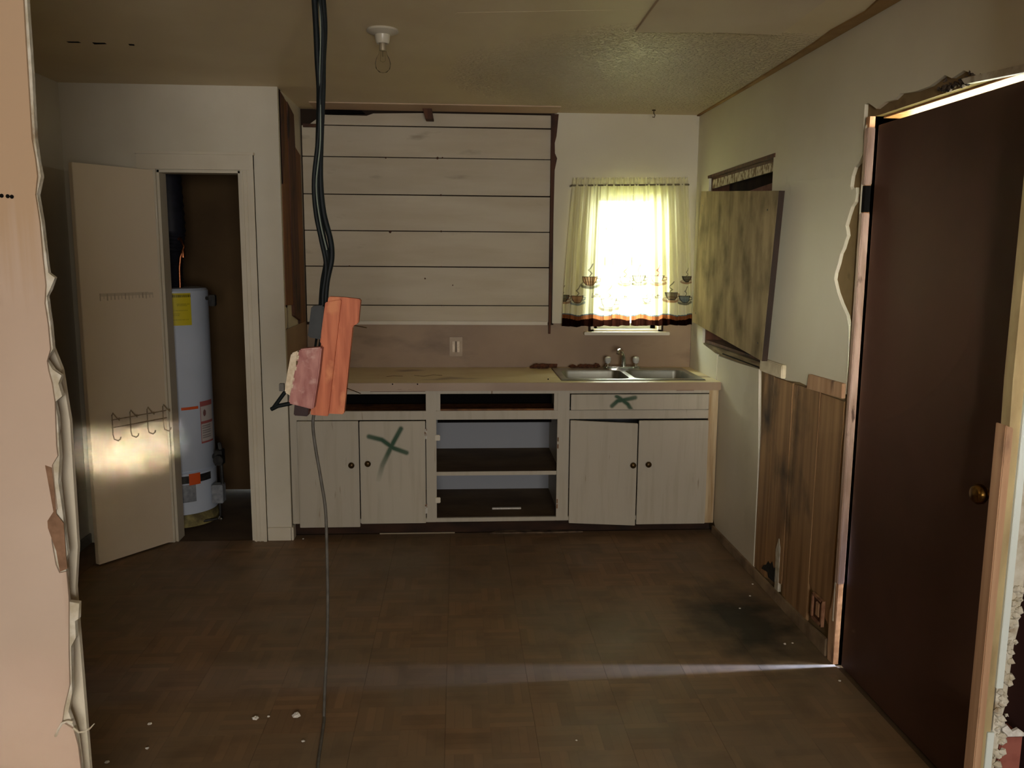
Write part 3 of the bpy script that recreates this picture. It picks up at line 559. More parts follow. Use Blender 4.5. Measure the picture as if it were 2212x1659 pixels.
def stroke(C_, X, Z, pts, w, col, al=1.0, soft=.5):
    pts = np.array(pts); D = np.full(X.shape, 9.)
    for (x0, z0), (x1, z1) in zip(pts[:-1], pts[1:]):
        dx, dz = x1-x0, z1-z0; t = np.clip(((X-x0)*dx+(Z-z0)*dz)/(dx*dx+dz*dz+1e-12), 0, 1)
        D = np.minimum(D, np.hypot(X-x0-t*dx, Z-z0-t*dz))
    a = np.clip((w-D)/(w*soft), 0, 1)[:, None]*al
    C_[:, :3] = C_[:, :3]*(1-a)+np.array(col)*a; return a
def blob(C_, X, Z, cx, cz, rx, rz, col, al=1.0, zmin=-9, zmax=9):
    d = ((X-cx)/rx)**2+((Z-cz)/rz)**2; a = (np.clip((1.15-d)/.3, 0, 1)*(Z > zmin)*(Z < zmax))[:, None]*al
    C_[:, :3] = C_[:, :3]*(1-a)+np.array(col)*a
YC = 5.235
CREAM = srgb(246, 242, 210); BR = srgb(60, 28, 14); TN = srgb(150, 90, 46); DK = srgb(26, 15, 11); BL = srgb(84, 112, 130); GR = srgb(64, 54, 40)
cups = [(1274, 604, 19, TN, DK, 's'), (1247, 644, 15, TN, BL, ''), (1216, 642, 14, DK, TN, ''), (1314, 652, 20, CREAM, BR, ''), (1350, 603, 15, CREAM, GR, ''), (1379, 601, 16, CREAM, GR, 's'),
        (1420, 601, 16, CREAM, TN, 'r'), (1449, 637, 16, BR, TN, ''), (1396, 648, 9, CREAM, GR, ''), (1479, 644, 14, BL, DK, ''), (1483, 601, 12, DK, TN, '')]
def curtain_paint(X, Y, Z):
    n = len(X); K = np.ones((n, 4)); K[:, :3] = CREAM
    r = np.random.RandomState(3)
    for cx, cy, w, fill, sau, kind in cups:
        c = P(cx, cy, 'y', YC); u = P(cx+10, cy, 'y', YC).x-c.x; w = w*u/10; x, z = c.x, c.z
        blob(K, X, Z, x, z-w*.62, w*1.15, w*.42, sau, .75)                       # saucer
        blob(K, X, Z, x, z-w*.50, w*.95, w*.22, CREAM, .7)
        blob(K, X, Z, x, z+w*.30, w*.85, w*1.05, fill, .8, zmax=z+w*.32, zmin=z-w*.72)  # bowl
        L_ = [(x-w*.85, z+w*.32), (x-w*.72, z-w*.2), (x-w*.40, z-w*.62), (x+w*.40, z-w*.62), (x+w*.72, z-w*.2), (x+w*.85, z+w*.32)]
        stroke(K, X, Z, L_, .0036, DK, .8); stroke(K, X, Z, [L_[0], L_[-1]], .0036, DK, .7)
        stroke(K, X, Z, [(x+w*.8, z+w*.15), (x+w*1.15, z+w*.12), (x+w*1.1, z-w*.2), (x+w*.65, z-w*.3)], .0036, sau, .8)
        if kind == 's':
            for q in (-.6, -.3, 0, .3, .6): stroke(K, X, Z, [(x+w*q, z+w*.28), (x+w*q*.6, z-w*.55)], .0038, DK, .8)
        sc_ = srgb(150, 40, 30) if kind == 'r' else GR
        sw = .0045 if kind in ('s', 'r') else .0036
        stroke(K, X, Z, [(x-w*.1, z+w*.4), (x+w*.15, z+w*.7), (x-w*.2, z+w*1.05), (x+w*.1, z+w*1.45), (x+w*.25, z+w*1.75)], sw, sc_, .8)
    for px0, py0, s in ((1278, 641, 1.0), (1340, 645, .9), (1409, 643, 1.0)):       # handwriting between the cups
        c = P(px0, py0, 'y', YC); q = .0028*s; x, z = c.x, c.z
        def L2(pts): stroke(K, X, Z, [(x+a_*q, z+b_*q) for a_, b_ in pts], .0030, BR, .75)
        L2([(1, 8), (0, 3), (-1, -1), (3, -1)]); L2([(6, 3), (4, 2), (4, -1), (6, -1), (7, 3), (8, -1)])
        L2([(10, 8), (10, 0), (11, -1)]); L2([(8.5, 5), (15, 5)]); L2([(13, 8), (13, 0), (14, -1)]); L2([(15, 1), (18, 1.5), (17, 3.5), (15.5, 2), (16, -1), (19, -.5)])
    # hem bands
    zb = 1.160
    h = Z-(zb+.006*np.sin(X*40))
    for lo, hi, col in ((-1, .036, srgb(30, 12, 7)), (.036, .060, srgb(150, 92, 56)), (.060, .067, srgb(100, 118, 130))):
        m_ = (h > lo) & (h <= hi); K[m_, :3] = col
    return K
def curtain(xt0, xt1, xb0, xb1, ph, label, nf, loc):
    t = thing('curtain', label, 'curtain', loc, None)
    def fn(u, v):
        # v 0 bottom .. 1 top
        z = 1.150+(2.048-1.150)*v
        s = v**1.3
        x = (xb0+(xb1-xb0)*u)*(1-s)+(xt0+(xt1-xt0)*u)*s
        am = .010+.010*(1-v)
        pin = np.exp(-((z-2.013)/.012)**2)
        y = YC-.012+am*(1-.6*pin)*np.sin(2*PI*nf*u+ph+1.2*np.sin(2.3*u*PI+ph))+.004*np.sin(2*PI*nf*2.6*u+v*3)-.002*pin
        y = y+.010*v**6*0
        z = z+.0025*np.sin(2*PI*nf*u*.5+ph)*(1-v)**4+.006*np.sin(2*PI*nf*2.4*u)*np.clip((v-.97)/.03, 0, 1)+ (u*(xb1-xb0)+xb0-.65)*.014
        return x, y, z
    grid('cloth', CURT, fn, 260, 420, t, curtain_paint)
curtain(.700, 1.066, .645, 1.074, .4, 'left half of the coffee-cup print curtain over the sink window', 7, (.87, YC, 1.15))
curtain(1.068, 1.405, 1.077, 1.466, 2.0, 'right half of the coffee-cup print curtain, beside the plywood sheet', 6, (1.25, YC, 1.15))

# ------------------------------------------------------------------ window 2 (boarded)
w2 = struct(MB().box(XC, 1.62, V0-.0, V0+.022, U0, U1).box(XC, 1.62, V1-.022, V1, U0, U1).box(XC, 1.62, V0, V1, U1-.02, U1).box(XC, 1.62, V0, V1, U0, U0+.02).build('window_2', DARKW))
MB().box(1.595, 1.615, V0+.02, V1-.02, U0+.02, U1-.02).build('outer_board', mat('dark_outer_board', srgb(60, 42, 30), srgb(34, 24, 18), (8, 8, 3), rough=.9), w2)
MB().prism([(V0+.03, U1-.062), (V1-.02, U1-.070), (V1-.01, U1-.002), (V0+.01, U1-.002)], 'x', XC+.002, XC+.012).build('header_strip', LACE, w2)
MB().prism([(V0+.02, 1.885), (V0+.62, 1.90), (V0+.60, 1.92), (V0+.02, 1.945)], 'x', XC+.03, XC+.04).build('torn_lining', mat('pinkish_torn_lining', srgb(150, 112, 96), srgb(120, 84, 70), (20, 20, 20), rough=.8), w2)
MB().prism([(V0-.02, U1-.004), (V1+.01, U1-.010), (V1+.012, U1+.006), (V0-.022, U1+.014)], 'x', XR-.006, XC).build('head_trim', DARKW, w2)
MB().prism([(V0-.0, 1.046), (4.74, 1.040), (4.98, 1.066), (4.98, 1.075), (V0-.0, 1.078)], 'x', XR-.010, XC+.05).build('sill_board', mat('splintered_sill_wood', srgb(130, 112, 80), srgb(80, 62, 40), (6, 6, 60), rough=.85, bump=.5), w2, bevel=.002)
MB().box(XR-.012, XR+.004, 4.02, 4.60, 1.050, 1.056).build('dark_crack', BLACKD, w2)
pl = thing('plywood_sheet', 'weathered plywood sheet hung crooked over the right-hand window', 'board', (1.434, 4.45, 1.1))
A = [P(1515, 413, 'x', 1.425), P(1682, 412, 'x', 1.425), P(1645, 780, 'x', 1.425), P(1495, 695, 'x', 1.425)]
MB().prism([(p.y, p.z) for p in A], 'x', 1.425, 1.440).build('sheet', PLY, pl, bevel=.001)
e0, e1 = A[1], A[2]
MB().prism([(e0.y-.004, e0.z), (e0.y+.030, e0.z), (e1.y+.030, e1.z+.006), (e1.y-.004, e1.z)], 'x', 1.4262, 1.452).build('edge_shade_strip', mat('edge_shade_brown', srgb(52, 36, 26), srgb(32, 22, 16), (20, 20, 3), rough=.8), pl)  # dark strip painted in as the shadow behind the sheet's near edge
for y in (4.0, 4.9):
    MB().box(1.440, 1.478, y, y+.035, 1.22, 1.86).build('batten', DARKW, pl)
for (y, z) in ((3.90, 1.80), (3.94, 1.18), (4.96, 1.88), (5.02, 1.25)):
    MB().lathe([(.001, -.002), (.005, -.0015), (.004, 0)], (1.425, y, z), 'x', 8).build('nail_head', VALVE, pl)
sb = MB().box(.018, .042, -.140, .140, -.030, .032).build('sill_remnant', CHIP if False else mat('cream_block', srgb(212, 200, 172), srgb(190, 176, 146), (20, 20, 20), rough=.7, bump=.4), bevel=.004)
sb.location = (XR-.040, 3.845, 1.072); tag(sb, 'short cream-painted block on top of the brown panelling', 'block'); sb.rotation_euler = (0, 0, 0)
wbk = MB().prism([(3.11, 1.052), (3.438, 1.040), (3.425, 1.102), (3.111, 1.110)], 'x', XR-.016, XR).build('wood_rail_piece', RAWW, bevel=.002)
tag(wbk, 'short brown wood rail nailed above the panelling beside the maroon door', 'wood strip')
ob = thing('outlet_box', 'rusty uncovered outlet box low on the panelling beside the maroon door', 'outlet', (XR, 3.22, .10))
m_ = MB().box(XR-.012, XR+.002, 3.170, 3.180, .10, .210).box(XR-.012, XR+.002, 3.262, 3.272, .10, .210).box(XR-.012, XR+.002, 3.170, 3.272, .10, .110).box(XR-.012, XR+.002, 3.170, 3.272, .200, .210)
m_.build('box_rim', mat('pinkish_wood_rim', srgb(160, 118, 88), srgb(120, 80, 56), (30, 30, 30), rough=.8), ob, bevel=.001)
MB().box(XR-.004, XR+.002, 3.18, 3.262, .11, .20).build('box_back', DARKW, ob)
MB().box(XR-.008, XR, 3.205, 3.238, .125, .185).build('receptacle', RAWW, ob, bevel=.003)

# ------------------------------------------------------------------ base cabinet
YC0 = 4.66
cab = thing('base_cabinet', 'long white-painted base cabinet with open middle bay under the worktop', 'cabinet', (.27, 4.95, 0))
def fb(name, x0, x1, z0, z1, m=CAB, y0=YC0, y1=YC0+.02, lab=None): return MB().box(x0, x1, y0, y1, z0, z1).build(name, m, cab, bevel=.0015, label=lab)
x_end = 1.474
fb('stile', XS+.004, -.888, .085, .842)
fb('stile', -.178, -.121, .085, .842); fb('stile', .558, .626, .085, .842)
fb('stile', 1.420, x_end, .06, .842, m=mat('worn_cream_stile', srgb(196, 176, 140), srgb(160, 130, 88), (40, 40, 3), rough=.6), lab='bare yellowish end stile')
for x0, x1 in ((-.888, -.178), (-.121, .558), (.626, 1.42)):
    fb('rail', x0, x1, .822, .842); fb('rail', x0, x1, .676, .726); fb('rail', x0, x1, .085, .108)
for x in (XS+.004, -.156, .580, x_end-.018):
    MB().box(x, x+.018, YC0+.02, YB, .085, .842).build('divider', CAB, cab)
for x0, x1 in ((XS+.022, -.156), (-.138, .580), (.598, x_end-.018)):
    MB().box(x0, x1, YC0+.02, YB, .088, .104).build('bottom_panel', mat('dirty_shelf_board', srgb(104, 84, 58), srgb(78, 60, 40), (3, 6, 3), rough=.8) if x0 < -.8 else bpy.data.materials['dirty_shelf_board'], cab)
MB().box(XS+.02, x_end-.02, YB-.012, YB, .10, .842).build('back_panel', mat('blue_white_panel', srgb(150, 153, 158), rough=.6), cab)
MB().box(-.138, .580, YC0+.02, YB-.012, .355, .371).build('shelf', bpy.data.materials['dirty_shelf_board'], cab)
MB().box(-.138, .580, YC0+.014, YC0+.021, .352, .374).build('shelf_edge', CAB, cab)
MB().box(XS+.004, x_end, 4.735, 4.75, 0, .088).build('toe_board', mat('dark_toe_board', srgb(60, 38, 24), srgb(34, 22, 14), (5, 5, 12), rough=.9), cab)
# inner frame of the two drawer openings
for x0, x1 in ((-.888, -.178), (-.121, .558)):
    MB().box(x0, x1, YC0+.02, YC0+.24, .716, .724).build('drawer_runner', TANW, cab)
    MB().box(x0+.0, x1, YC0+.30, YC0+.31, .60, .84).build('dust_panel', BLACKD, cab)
# open middle bay is framed by thin strips
fb('opening_strip', -.121, -.098, .726, .822, y0=YC0+.004, y1=YC0+.018); fb('opening_strip', .538, .558, .726, .822, y0=YC0+.004, y1=YC0+.018)
fb('opening_strip', -.098, .538, .726, .736, y0=YC0+.004, y1=YC0+.018, m=TANW)
GREEN = srgb(26, 66, 36)
def spray(strokes, plane_y):
    def f(X, Y, Z):
        K = np.zeros((len(X), 4)); K[:, :3] = GREEN
        for pts, w, al in strokes:
            q = [(P(a_, b_, 'y', plane_y).x, P(a_, b_, 'y', plane_y).z) for a_, b_ in pts]
            n = len(q)
            for i in range(n-1):
                (x0, z0), (x1, z1) = q[i], q[i+1]; dx, dz = x1-x0, z1-z0
                t = np.clip(((X-x0)*dx+(Z-z0)*dz)/(dx*dx+dz*dz), 0, 1); D = np.hypot(X-x0-t*dx, Z-z0-t*dz)
                aa = al[i]+(al[i+1]-al[i])*t
                K[:, 3] = np.maximum(K[:, 3], np.clip((w*1.35-D)/(w*.8), 0, 1)*aa)
        return K
    return f
def knob(x, z, par, y0):
    k = MB().lathe([(.004, 0), (.009, 0), (.008, .008), (.015, .013), (.017, .020), (.012, .026), (.003, .028)], (0, 0, 0), 'y', 18)
    k.v = [Vector((x+p.x, y0-p.y, z+p.z)) for p in k.v]; return k.build('knob', KNOB, par, smooth=True)
def hinge(x, z, par, y0):
    return MB().box(x-.010, x+.010, y0-.004, y0, z-.028, z+.028).tube([(x, y0-.005, z-.028), (x, y0-.005, z+.028)], .004, 8).build('hinge', HINGE, par)
def door(x0, x1, z0, z1, kx, kz, droop=0, strokes=None, hx=None, lab=None):
    y1 = YC0-.001; y0 = y1-.018
    pts = [(x0, z0), (x1, z0-droop), (x1, z1-droop), (x0, z1)]
    d = MB().prism(pts, 'y', y0, y1).build('cabinet_door', CAB, cab, bevel=.002, label=lab)
    if strokes:
        grid('spray_mark', CABP, lambda u, v: (x0+.004+(x1-x0-.008)*u, np.full_like(u, y0-.0006), z0+.004+(z1-z0-.008)*v), 150, 240, d, spray(strokes, y0))
    if kx: knob(kx, kz, d, y0)
    if hx is not None:
        for zz in (.60, .17): hinge(hx, zz, d, y0+.004)
    return d
door(-.884, -.550, .068, .674, -.590, .428)
bigx = [([(797, 943), (825, 950), (850, 968), (878, 978)], .0135, [.9, 1, 1, .9]), ([(866, 926), (850, 955), (838, 980), (826, 1005), (818, 1035)], .0135, [.95, 1, .9, .6, .12])]
door(-.544, -.182, .086, .672, -.500, .436, strokes=bigx, hx=-.183, lab='door with a green sprayed X')
door(.630, 1.013, .075, .672, .989, .414, droop=.020)
door(1.020, 1.419, .062, .668, 1.077, .418)
d = MB().box(.632, 1.416, YC0-.012, YC0-.001, .730, .818).build('false_drawer_front', CAB, cab, bevel=.0015, label='false drawer front with a green sprayed X')
smx = [([(1322, 877), (1334, 866), (1348, 864), (1372, 859)], .0125, [.9, 1, 1, .85]), ([(1332, 856), (1344, 864), (1356, 873), (1364, 886), (1367, 893)], .0120, [.95, 1, 1, .85, .4])]
grid('spray_mark', CABP, lambda u, v: (.638+(1.41-.638)*u, np.full_like(u, YC0-.0126), .734+(.814-.734)*v), 300, 60, d, spray(smx, YC0-.0126))
tag(MB().prism([(.18, 4.700), (.30, 4.690), (.40, 4.697), (.55, 4.688), (.72, 4.70), (.70, 4.733), (.45, 4.728), (.36, 4.733), (.22, 4.73)], 'z', .0, .007).jitter(.0015, 6).build('vinyl_scrap', mat('torn_vinyl', srgb(112, 92, 70), srgb(60, 46, 34), (20, 20, 20), rough=.8)), 'torn strip of brown vinyl on the floor under the open cabinet bay', 'debris')
tag(MB().box(-.45, -.02, 4.715, 4.723, 0, .006).build('floor_batten', mat('pale_batten', srgb(150, 136, 112), rough=.7)), 'thin pale batten on the floor under the door with the green X', 'wood strip')
# hinge remains round the open bay
for z in (.575, .215):
    MB().box(-.128, -.100, YC0-.010, YC0+.004, z-.016, z+.016).build('hinge_remnant', TRIM, cab, bevel=.003)
for z in (.56, .52, .20, .17):
    MB().box(.560, .566, YC0-.002, YC0+.001, z-.012, z+.012).build('rust_mark', TANW, cab)
tag(MB().box(.20, .37, 4.83, 4.848, .104, .112).build('white_stick', CHIP), 'thin white stick lying in the bottom of the open cabinet bay', 'stick')
bpy.data.objects['white_stick'].rotation_euler = (0, 0, 0)

# worktop with its sink cut-out
SX0, SX1, SY0, SY1 = .585, 1.405, 4.705, 5.215
ZT = .888
ct = thing('worktop', 'worn cream laminate worktop running along the back wall', 'worktop', (.27, 4.95, .842))
holed_v = MB()
for x0, x1, y0, y1 in ((XS+.002, SX0+.02, 4.632, YB), (SX1-.02, 1.476, 4.632, YB), (SX0+.02, SX1-.02, 4.632, SY0+.02), (SX0+.02, SX1-.02, SY1-.02, YB)):
    holed_v.box(x0, x1, y0, y1, .858, ZT)
holed_v.build('top', TOP, ct)
MB().box(XS+.002, 1.476, 4.626, 4.634, .843, ZT+.0005).build('front_edge', EDGE, ct, bevel=.002)
for pts in ([(835, 814), (850, 812), (870, 813)], [(895, 811), (915, 813), (935, 810), (955, 811)]):
    MB().tube([P(x, y, 'z', ZT)+Vector((0, 0, .0005)) for x, y in pts], .0013, 5).build('scratch', DEB, ct)
for x, y in ((848, 830), (902, 830), (1184, 819)):
    q = P(x, y, 'y', 4.626); MB().lathe([(.001, -.001), (.004, -.0008), (.003, 0)], (q.x, 4.626, q.z), 'y', 8).build('nail_hole', BLACKD, ct)
q0 = P(1460, 842, 'y', 4.64); MB().box(q0.x, q0.x+.10, 4.628, 4.640, .842, .848).build('rotten_edge', mat('red_brown_rot', srgb(92, 36, 22), rough=.9), ct)
q0 = P(800, 838, 'y', 4.64); MB().box(q0.x, q0.x+.30, 4.629, 4.640, .841, .8445).build('rotten_edge', bpy.data.materials['red_brown_rot'], ct)

# sink: rim and two bowls
sk = thing('double_sink', 'stainless double-bowl sink set in the worktop under the window', 'sink', (.995, 4.96, ZT))
def bowl(x0, x1, y0, y1, zt, zb):
    m = MB(); r = .05; n = 6
    def loop(ins, z):
        pts = []; a0, a1, b0, b1 = x0+ins, x1-ins, y0+ins, y1-ins
        for cx, cy, s in ((a1-r, b1-r, 0), (a0+r, b1-r, 1), (a0+r, b0+r, 2), (a1-r, b0+r, 3)):
            for k in range(n+1): t = (s+k/n)*PI/2; pts.append((cx+r*math.cos(t), cy+r*math.sin(t), z))
        return pts
    L = [loop(0, zt), loop(.004, zt-.010), loop(.012, zb+.03), (loop(.03, zb)), loop(.10, zb-.003)]
    k = len(L[0])
    for l in L: m.v += [Vector(p) for p in l]
    for j in range(len(L)-1):
        for i in range(k): m.f.append([j*k+i, j*k+(i+1) % k, (j+1)*k+(i+1) % k, (j+1)*k+i])
    m.f.append([4*k+i for i in range(k)]); return m
b1 = (SX0+.035, .985, SY0+.035, 5.105); b2 = (1.015, SX1-.035, SY0+.035, 5.105)
rim = MB()
def ring(rim, bx0, bx1, by0, by1, ox0, ox1, oy0, oy1, z):
    r = .05; n = 6; inn = []; outp = []
    for cx, cy, s in ((bx1-r, by1-r, 0), (bx0+r, by1-r, 1), (bx0+r, by0+r, 2), (bx1-r, by0+r, 3)):
        for k in range(n+1):
            t = (s+k/n)*PI/2; inn.append((cx+r*math.cos(t), cy+r*math.sin(t), z))
            ex = (ox1, ox0, ox0, ox1)[s]; ey = (oy1, oy1, oy0, oy0)[s]; w = k/n
            if s in (0, 2): px = ex if w < .5 else ex+(cx-ex)*(w-.5)*2; py = ey+(cy-ey)*(1-w*2) if w < .5 else ey
            else: py = ey if w < .5 else ey+(cy-ey)*(w-.5)*2; px = ex+(cx-ex)*(1-w*2) if w < .5 else ex
            outp.append((px, py, z))
    k = len(inn); rim.add(inn+outp, [(i, (i+1) % k, (i+1) % k+k, i+k) for i in range(k)])
ring(rim, *b1, SX0, 1.0, SY0, SY1, ZT+.006); ring(rim, *b2, 1.0, SX1, SY0, SY1, ZT+.006)
k0 = [(SX0, SY0), (SX1, SY0), (SX1, SY1), (SX0, SY1)]
rim.add([(x, y, ZT+.006) for x, y in k0]+[(x+(-.004 if x < 1 else .004), y+(-.004 if y < 5 else .004), ZT+.0005) for x, y in k0], [(i, (i+1) % 4, (i+1) % 4+4, i+4) for i in range(4)])
rim.build('rim', STEEL, sk)
for bb in (b1, b2):
    bo = bowl(*bb, ZT+.006, ZT-.17).build('bowl', STEEL, sk, smooth=True)
    MB().lathe([(.002, .004), (.03, .004), (.042, .006), (.044, .001)], ((bb[0]+bb[1])/2, (bb[2]+bb[3])/2, ZT-.173), n=20).build('drain', CHROME, bo, smooth=True)
# faucet
fx = P(1343, 800, 'y', 5.165).x; fz = ZT+.006
fc = thing('faucet', 'chrome two-handle kitchen faucet with clear knobs at the back of the sink', 'faucet', (fx, 5.165, fz))
MB().prism([(fx+.115*math.cos(a_)*(1 if abs(math.cos(a_)) < 2 else 1), 5.165+.027*math.sin(a_)) for a_ in [i*PI/12 for i in range(24)]], 'z', fz, fz+.016).build('base_plate', CHROME, fc, bevel=.004, smooth=True)
MB().tube([(fx+.010, 5.165, fz+.012), (fx+.010, 5.163, fz+.050), (fx+.004, 5.150, fz+.088), (fx-.014, 5.118, fz+.118), (fx-.036, 5.075, fz+.128), (fx-.046, 5.055, fz+.120), (fx-.048, 5.050, fz+.106)], [.017, .014, .012, .011, .010, .011, .011], 12).build('spout', CHROME, fc, smooth=True)
for s in (-1, 1):
    hx_ = fx+s*.088
    h_ = MB().lathe([(.016, 0), (.014, .012), (.009, .020)], (hx_, 5.165, fz+.014), n=16).build('handle', CHROME, fc, smooth=True)
    MB().lathe([(.006, 0), (.016, .006), (.021, .022), (.019, .038), (.010, .044)], (hx_, 5.165, fz+.032), n=8).build('clear_knob', CLEARP, h_)
# rubble along the splash
ORD = 'first second third fourth fifth sixth seventh eighth ninth tenth eleventh twelfth thirteenth fourteenth fifteenth sixteenth'.split()
r = random.Random(4)
for k in range(16):
    px = 1150+k*3.8+r.uniform(-2, 2) if k < 9 else 1235+(k-9)*9+r.uniform(-3, 3)
    x = P(px, 792, 'y', 5.24).x; s = r.uniform(.012, .026)
    m_ = MB().lathe([(s*.6, 0), (s, s*.35), (s*.7, s*.8), (s*.2, s*1.0)], (0, 0, 0), n=7).jitter(s*.22, k)
    zmin = min(p.z for p in m_.v); m_.v = [p-Vector((0, 0, zmin)) for p in m_.v]
    o = m_.build('debris_chunk', DEB); o.location = (x, 5.245-r.uniform(0, .02), ZT+(.0063 if x > SX0 and 5.23 < SY1 else .0))
    o.scale = (1.2, .8, 1); tag(o, ORD[k]+' brown rotted chunk from the left along the back of the worktop', 'debris', 'rotted chunks along the back of the worktop')
    if x > SX0-.03: o.location.y = 5.242; o.location.z = ZT
pc = MB().box(-.035, .035, -.008, .008, 0, .024).jitter(.003, 2).build('debris_block', DEB, bevel=.002); pc.location = (P(1192, 790, 'y', 5.26).x, 5.268, ZT)
tag(pc, 'dark brown wood block against the splash left of the sink', 'debris')
# splash outlet
so = thing('wall_outlet', 'aged ivory wall outlet on the tan splash above the worktop', 'outlet', (-.004, YB, .99))
c_ = P(985, 749, 'y', YB); X0, Z0 = c_.x, c_.z
MB().box(X0-.040, X0+.040, YB-.001, YB+.008, Z0-.060, Z0+.060).build('cover_plate', IVORY, so, bevel=.002)
for dx in (-.015, .015):
    MB().box(X0+dx-.007, X0+dx+.007, YB-.005, YB+.0, Z0-.034, Z0+.034).build('switch_slot', RECEP, so, bevel=.0015)
MB().box(X0-.002, X0+.002, YB-.0035, YB, Z0-.034, Z0+.034).build('dark_slot', BLACKD, so)

# ceiling hook
ck = P(1408, 240, 'z', H)
hk = MB().lathe([(.004, 0), (.012, -.002), (.009, -.008)], (ck.x, 5.12, H), n=12).tube([(ck.x, 5.12, H-.006), (ck.x, 5.12, H-.022), (ck.x+.008, 5.12, H-.032), (ck.x+.004, 5.12, H-.045), (ck.x-.008, 5.12, H-.042)], .0028, 8)
tag(hk.build('ceiling_hook', KNOB, smooth=True), 'small dark hook screwed in the ceiling above the curtained window', 'hook')

# ------------------------------------------------------------------ ceiling lamp
lm = P(826, 64, 'z', H)
lh = thing('ceiling_lampholder', 'white porcelain lampholder with bare clear bulb on the ceiling', 'lamp', (lm.x, lm.y, H))
MB().lathe([(.060, 0), (.062, -.008), (.050, -.014), (.030, -.020), (.026, -.046), (.022, -.052), (.018, -.050)], (lm.x, lm.y, H), n=28).build('socket', PORC, lh, smooth=True)
MB().lathe([(.013, -.050), (.014, -.072), (.012, -.078)], (lm.x, lm.y, H), n=16).build('bulb_cap', mat('dull_bulb_cap', srgb(150, 136, 110), rough=.5, metal=.3), lh, smooth=True)
bl = MB().lathe([(.013, -.076), (.016, -.090), (.026, -.108), (.030, -.126), (.027, -.144), (.016, -.156), (.002, -.160)], (lm.x, lm.y, H), n=24).build('bulb', BULBG, lh, smooth=True)
MB().tube([(lm.x-.008, lm.y, H-.078), (lm.x-.010, lm.y, H-.115), (lm.x, lm.y, H-.120), (lm.x+.010, lm.y, H-.115), (lm.x+.008, lm.y, H-.078)], .0009, 6).tube([(lm.x, lm.y, H-.076), (lm.x, lm.y, H-.100)], .003, 8).build('filament', CHROME, bl)

# ------------------------------------------------------------------ closet door and heater
HX, HY = -1.572, 4.618
fx_, fy_ = -1.826, 4.262
ang = math.atan2(fy_-HY, fx_-HX); wd = math.hypot(fx_-HX, fy_-HY)
RM = Matrix.Translation((HX, HY, 0)) @ Matrix.Rotation(ang, 4, 'Z')
cd = thing('closet_door', 'narrow cream closet door standing open beside the water heater', 'door', (HX, HY, 0))
leaf = MB().box(0, wd, -.032, .0, .010, 2.008, RM).build('door_leaf', CLOSD, cd, bevel=.002)
# room-side face faces +local y (towards the viewer) : find which side
nrm = (RM.to_3x3() @ Vector((0, 1, 0)))
fs = 1 if nrm.y < 0 else -1
Yf = 0 if fs > 0 else -.032
def onface(lx, lz, off=0): return RM @ Vector((lx, Yf+fs*off, lz))
def facept(px, py):
    d_ = FW + RT*((px-1106)/CF) - UP*((py-829.5)/CF); n = nrm*fs; p0 = onface(0, 0); t = (p0-O).dot(n)/d_.dot(n); q = RM.inverted() @ (O+d_*t); return q.x, q.z
def dpaint(X, Y, Z):
    K = np.zeros((len(X), 4)); K[:, :3] = srgb(96, 80, 60)
    r = random.Random(2)
    lx = (X-HX)*math.cos(ang)+(Y-HY)*math.sin(ang)
    a0, z0 = facept(216, 640); a1, z1 = facept(330, 636)
    for k in range(16):
        t = k/15; x = a0+(a1-a0)*t; zz = z0+(z1-z0)*t
        D = np.abs(lx-x); K[:, 3] = np.maximum(K[:, 3], (D < .003)*(Z < zz+.012)*(Z > zz-.012-r.uniform(0, .012))*r.uniform(.25, .6))
    D = np.abs(Z-(z0+(z1-z0)*(lx-a0)/(a1-a0))-.006); K[:, 3] = np.maximum(K[:, 3], (D < .007)*(lx > min(a0, a1))*(lx < max(a0, a1))*.3)
    return K
zc = facept(270, 640)[1]
grid('comb_marks', CLOSDP, lambda u, v: tuple(np.array([list(onface(a_, b_, .0005)) for a_, b_ in zip(.02+(wd-.04)*u, zc-.06+.12*v)]).T), 160, 40, cd, dpaint)
rk = thing('hook_rack', 'four-hook wire coat rack fixed on the open closet door', 'hook rack', onface(.2, 1.0))
hk0 = [facept(x, y) for x, y in ((240, 885), (279, 880), (316, 877), (350, 874))]
hk1 = [facept(x, y) for x, y in ((240, 948), (279, 946), (316, 940), (347, 932))]
ax = [h[0] for h in hk0]; zt = sum(h[1] for h in hk0)/4; zb = sum(h[1] for h in hk1)/4
for z in (zt-.045, zt-.085):
    MB().tube([onface(ax[0]+.005, z, .006), onface(ax[-1]-.02, z+.002, .006)], .0028, 8).build('bar', WIRE, rk, smooth=True)
for x in ax:
    MB().tube([onface(x-.022, zt-.035, .030), onface(x-.016, zt-.045, .040), onface(x-.006, zt-.030, .030), onface(x, zt-.008, .012), onface(x+.002, zt-.02, .007), onface(x+.002, zb+.03, .007), onface(x, zb+.008, .012), onface(x-.010, zb, .030), onface(x-.018, zb+.010, .038), onface(x-.020, zb+.02, .038)], .0030, 8).build('hook', WIRE, rk, smooth=True)
for z in (.25, 1.05, 1.80):
    MB().tube([RM @ Vector((-.003, Yf+fs*.004, z-.04)), RM @ Vector((-.003, Yf+fs*.004, z+.04))], .006, 8).build('hinge', TRIM, cd)

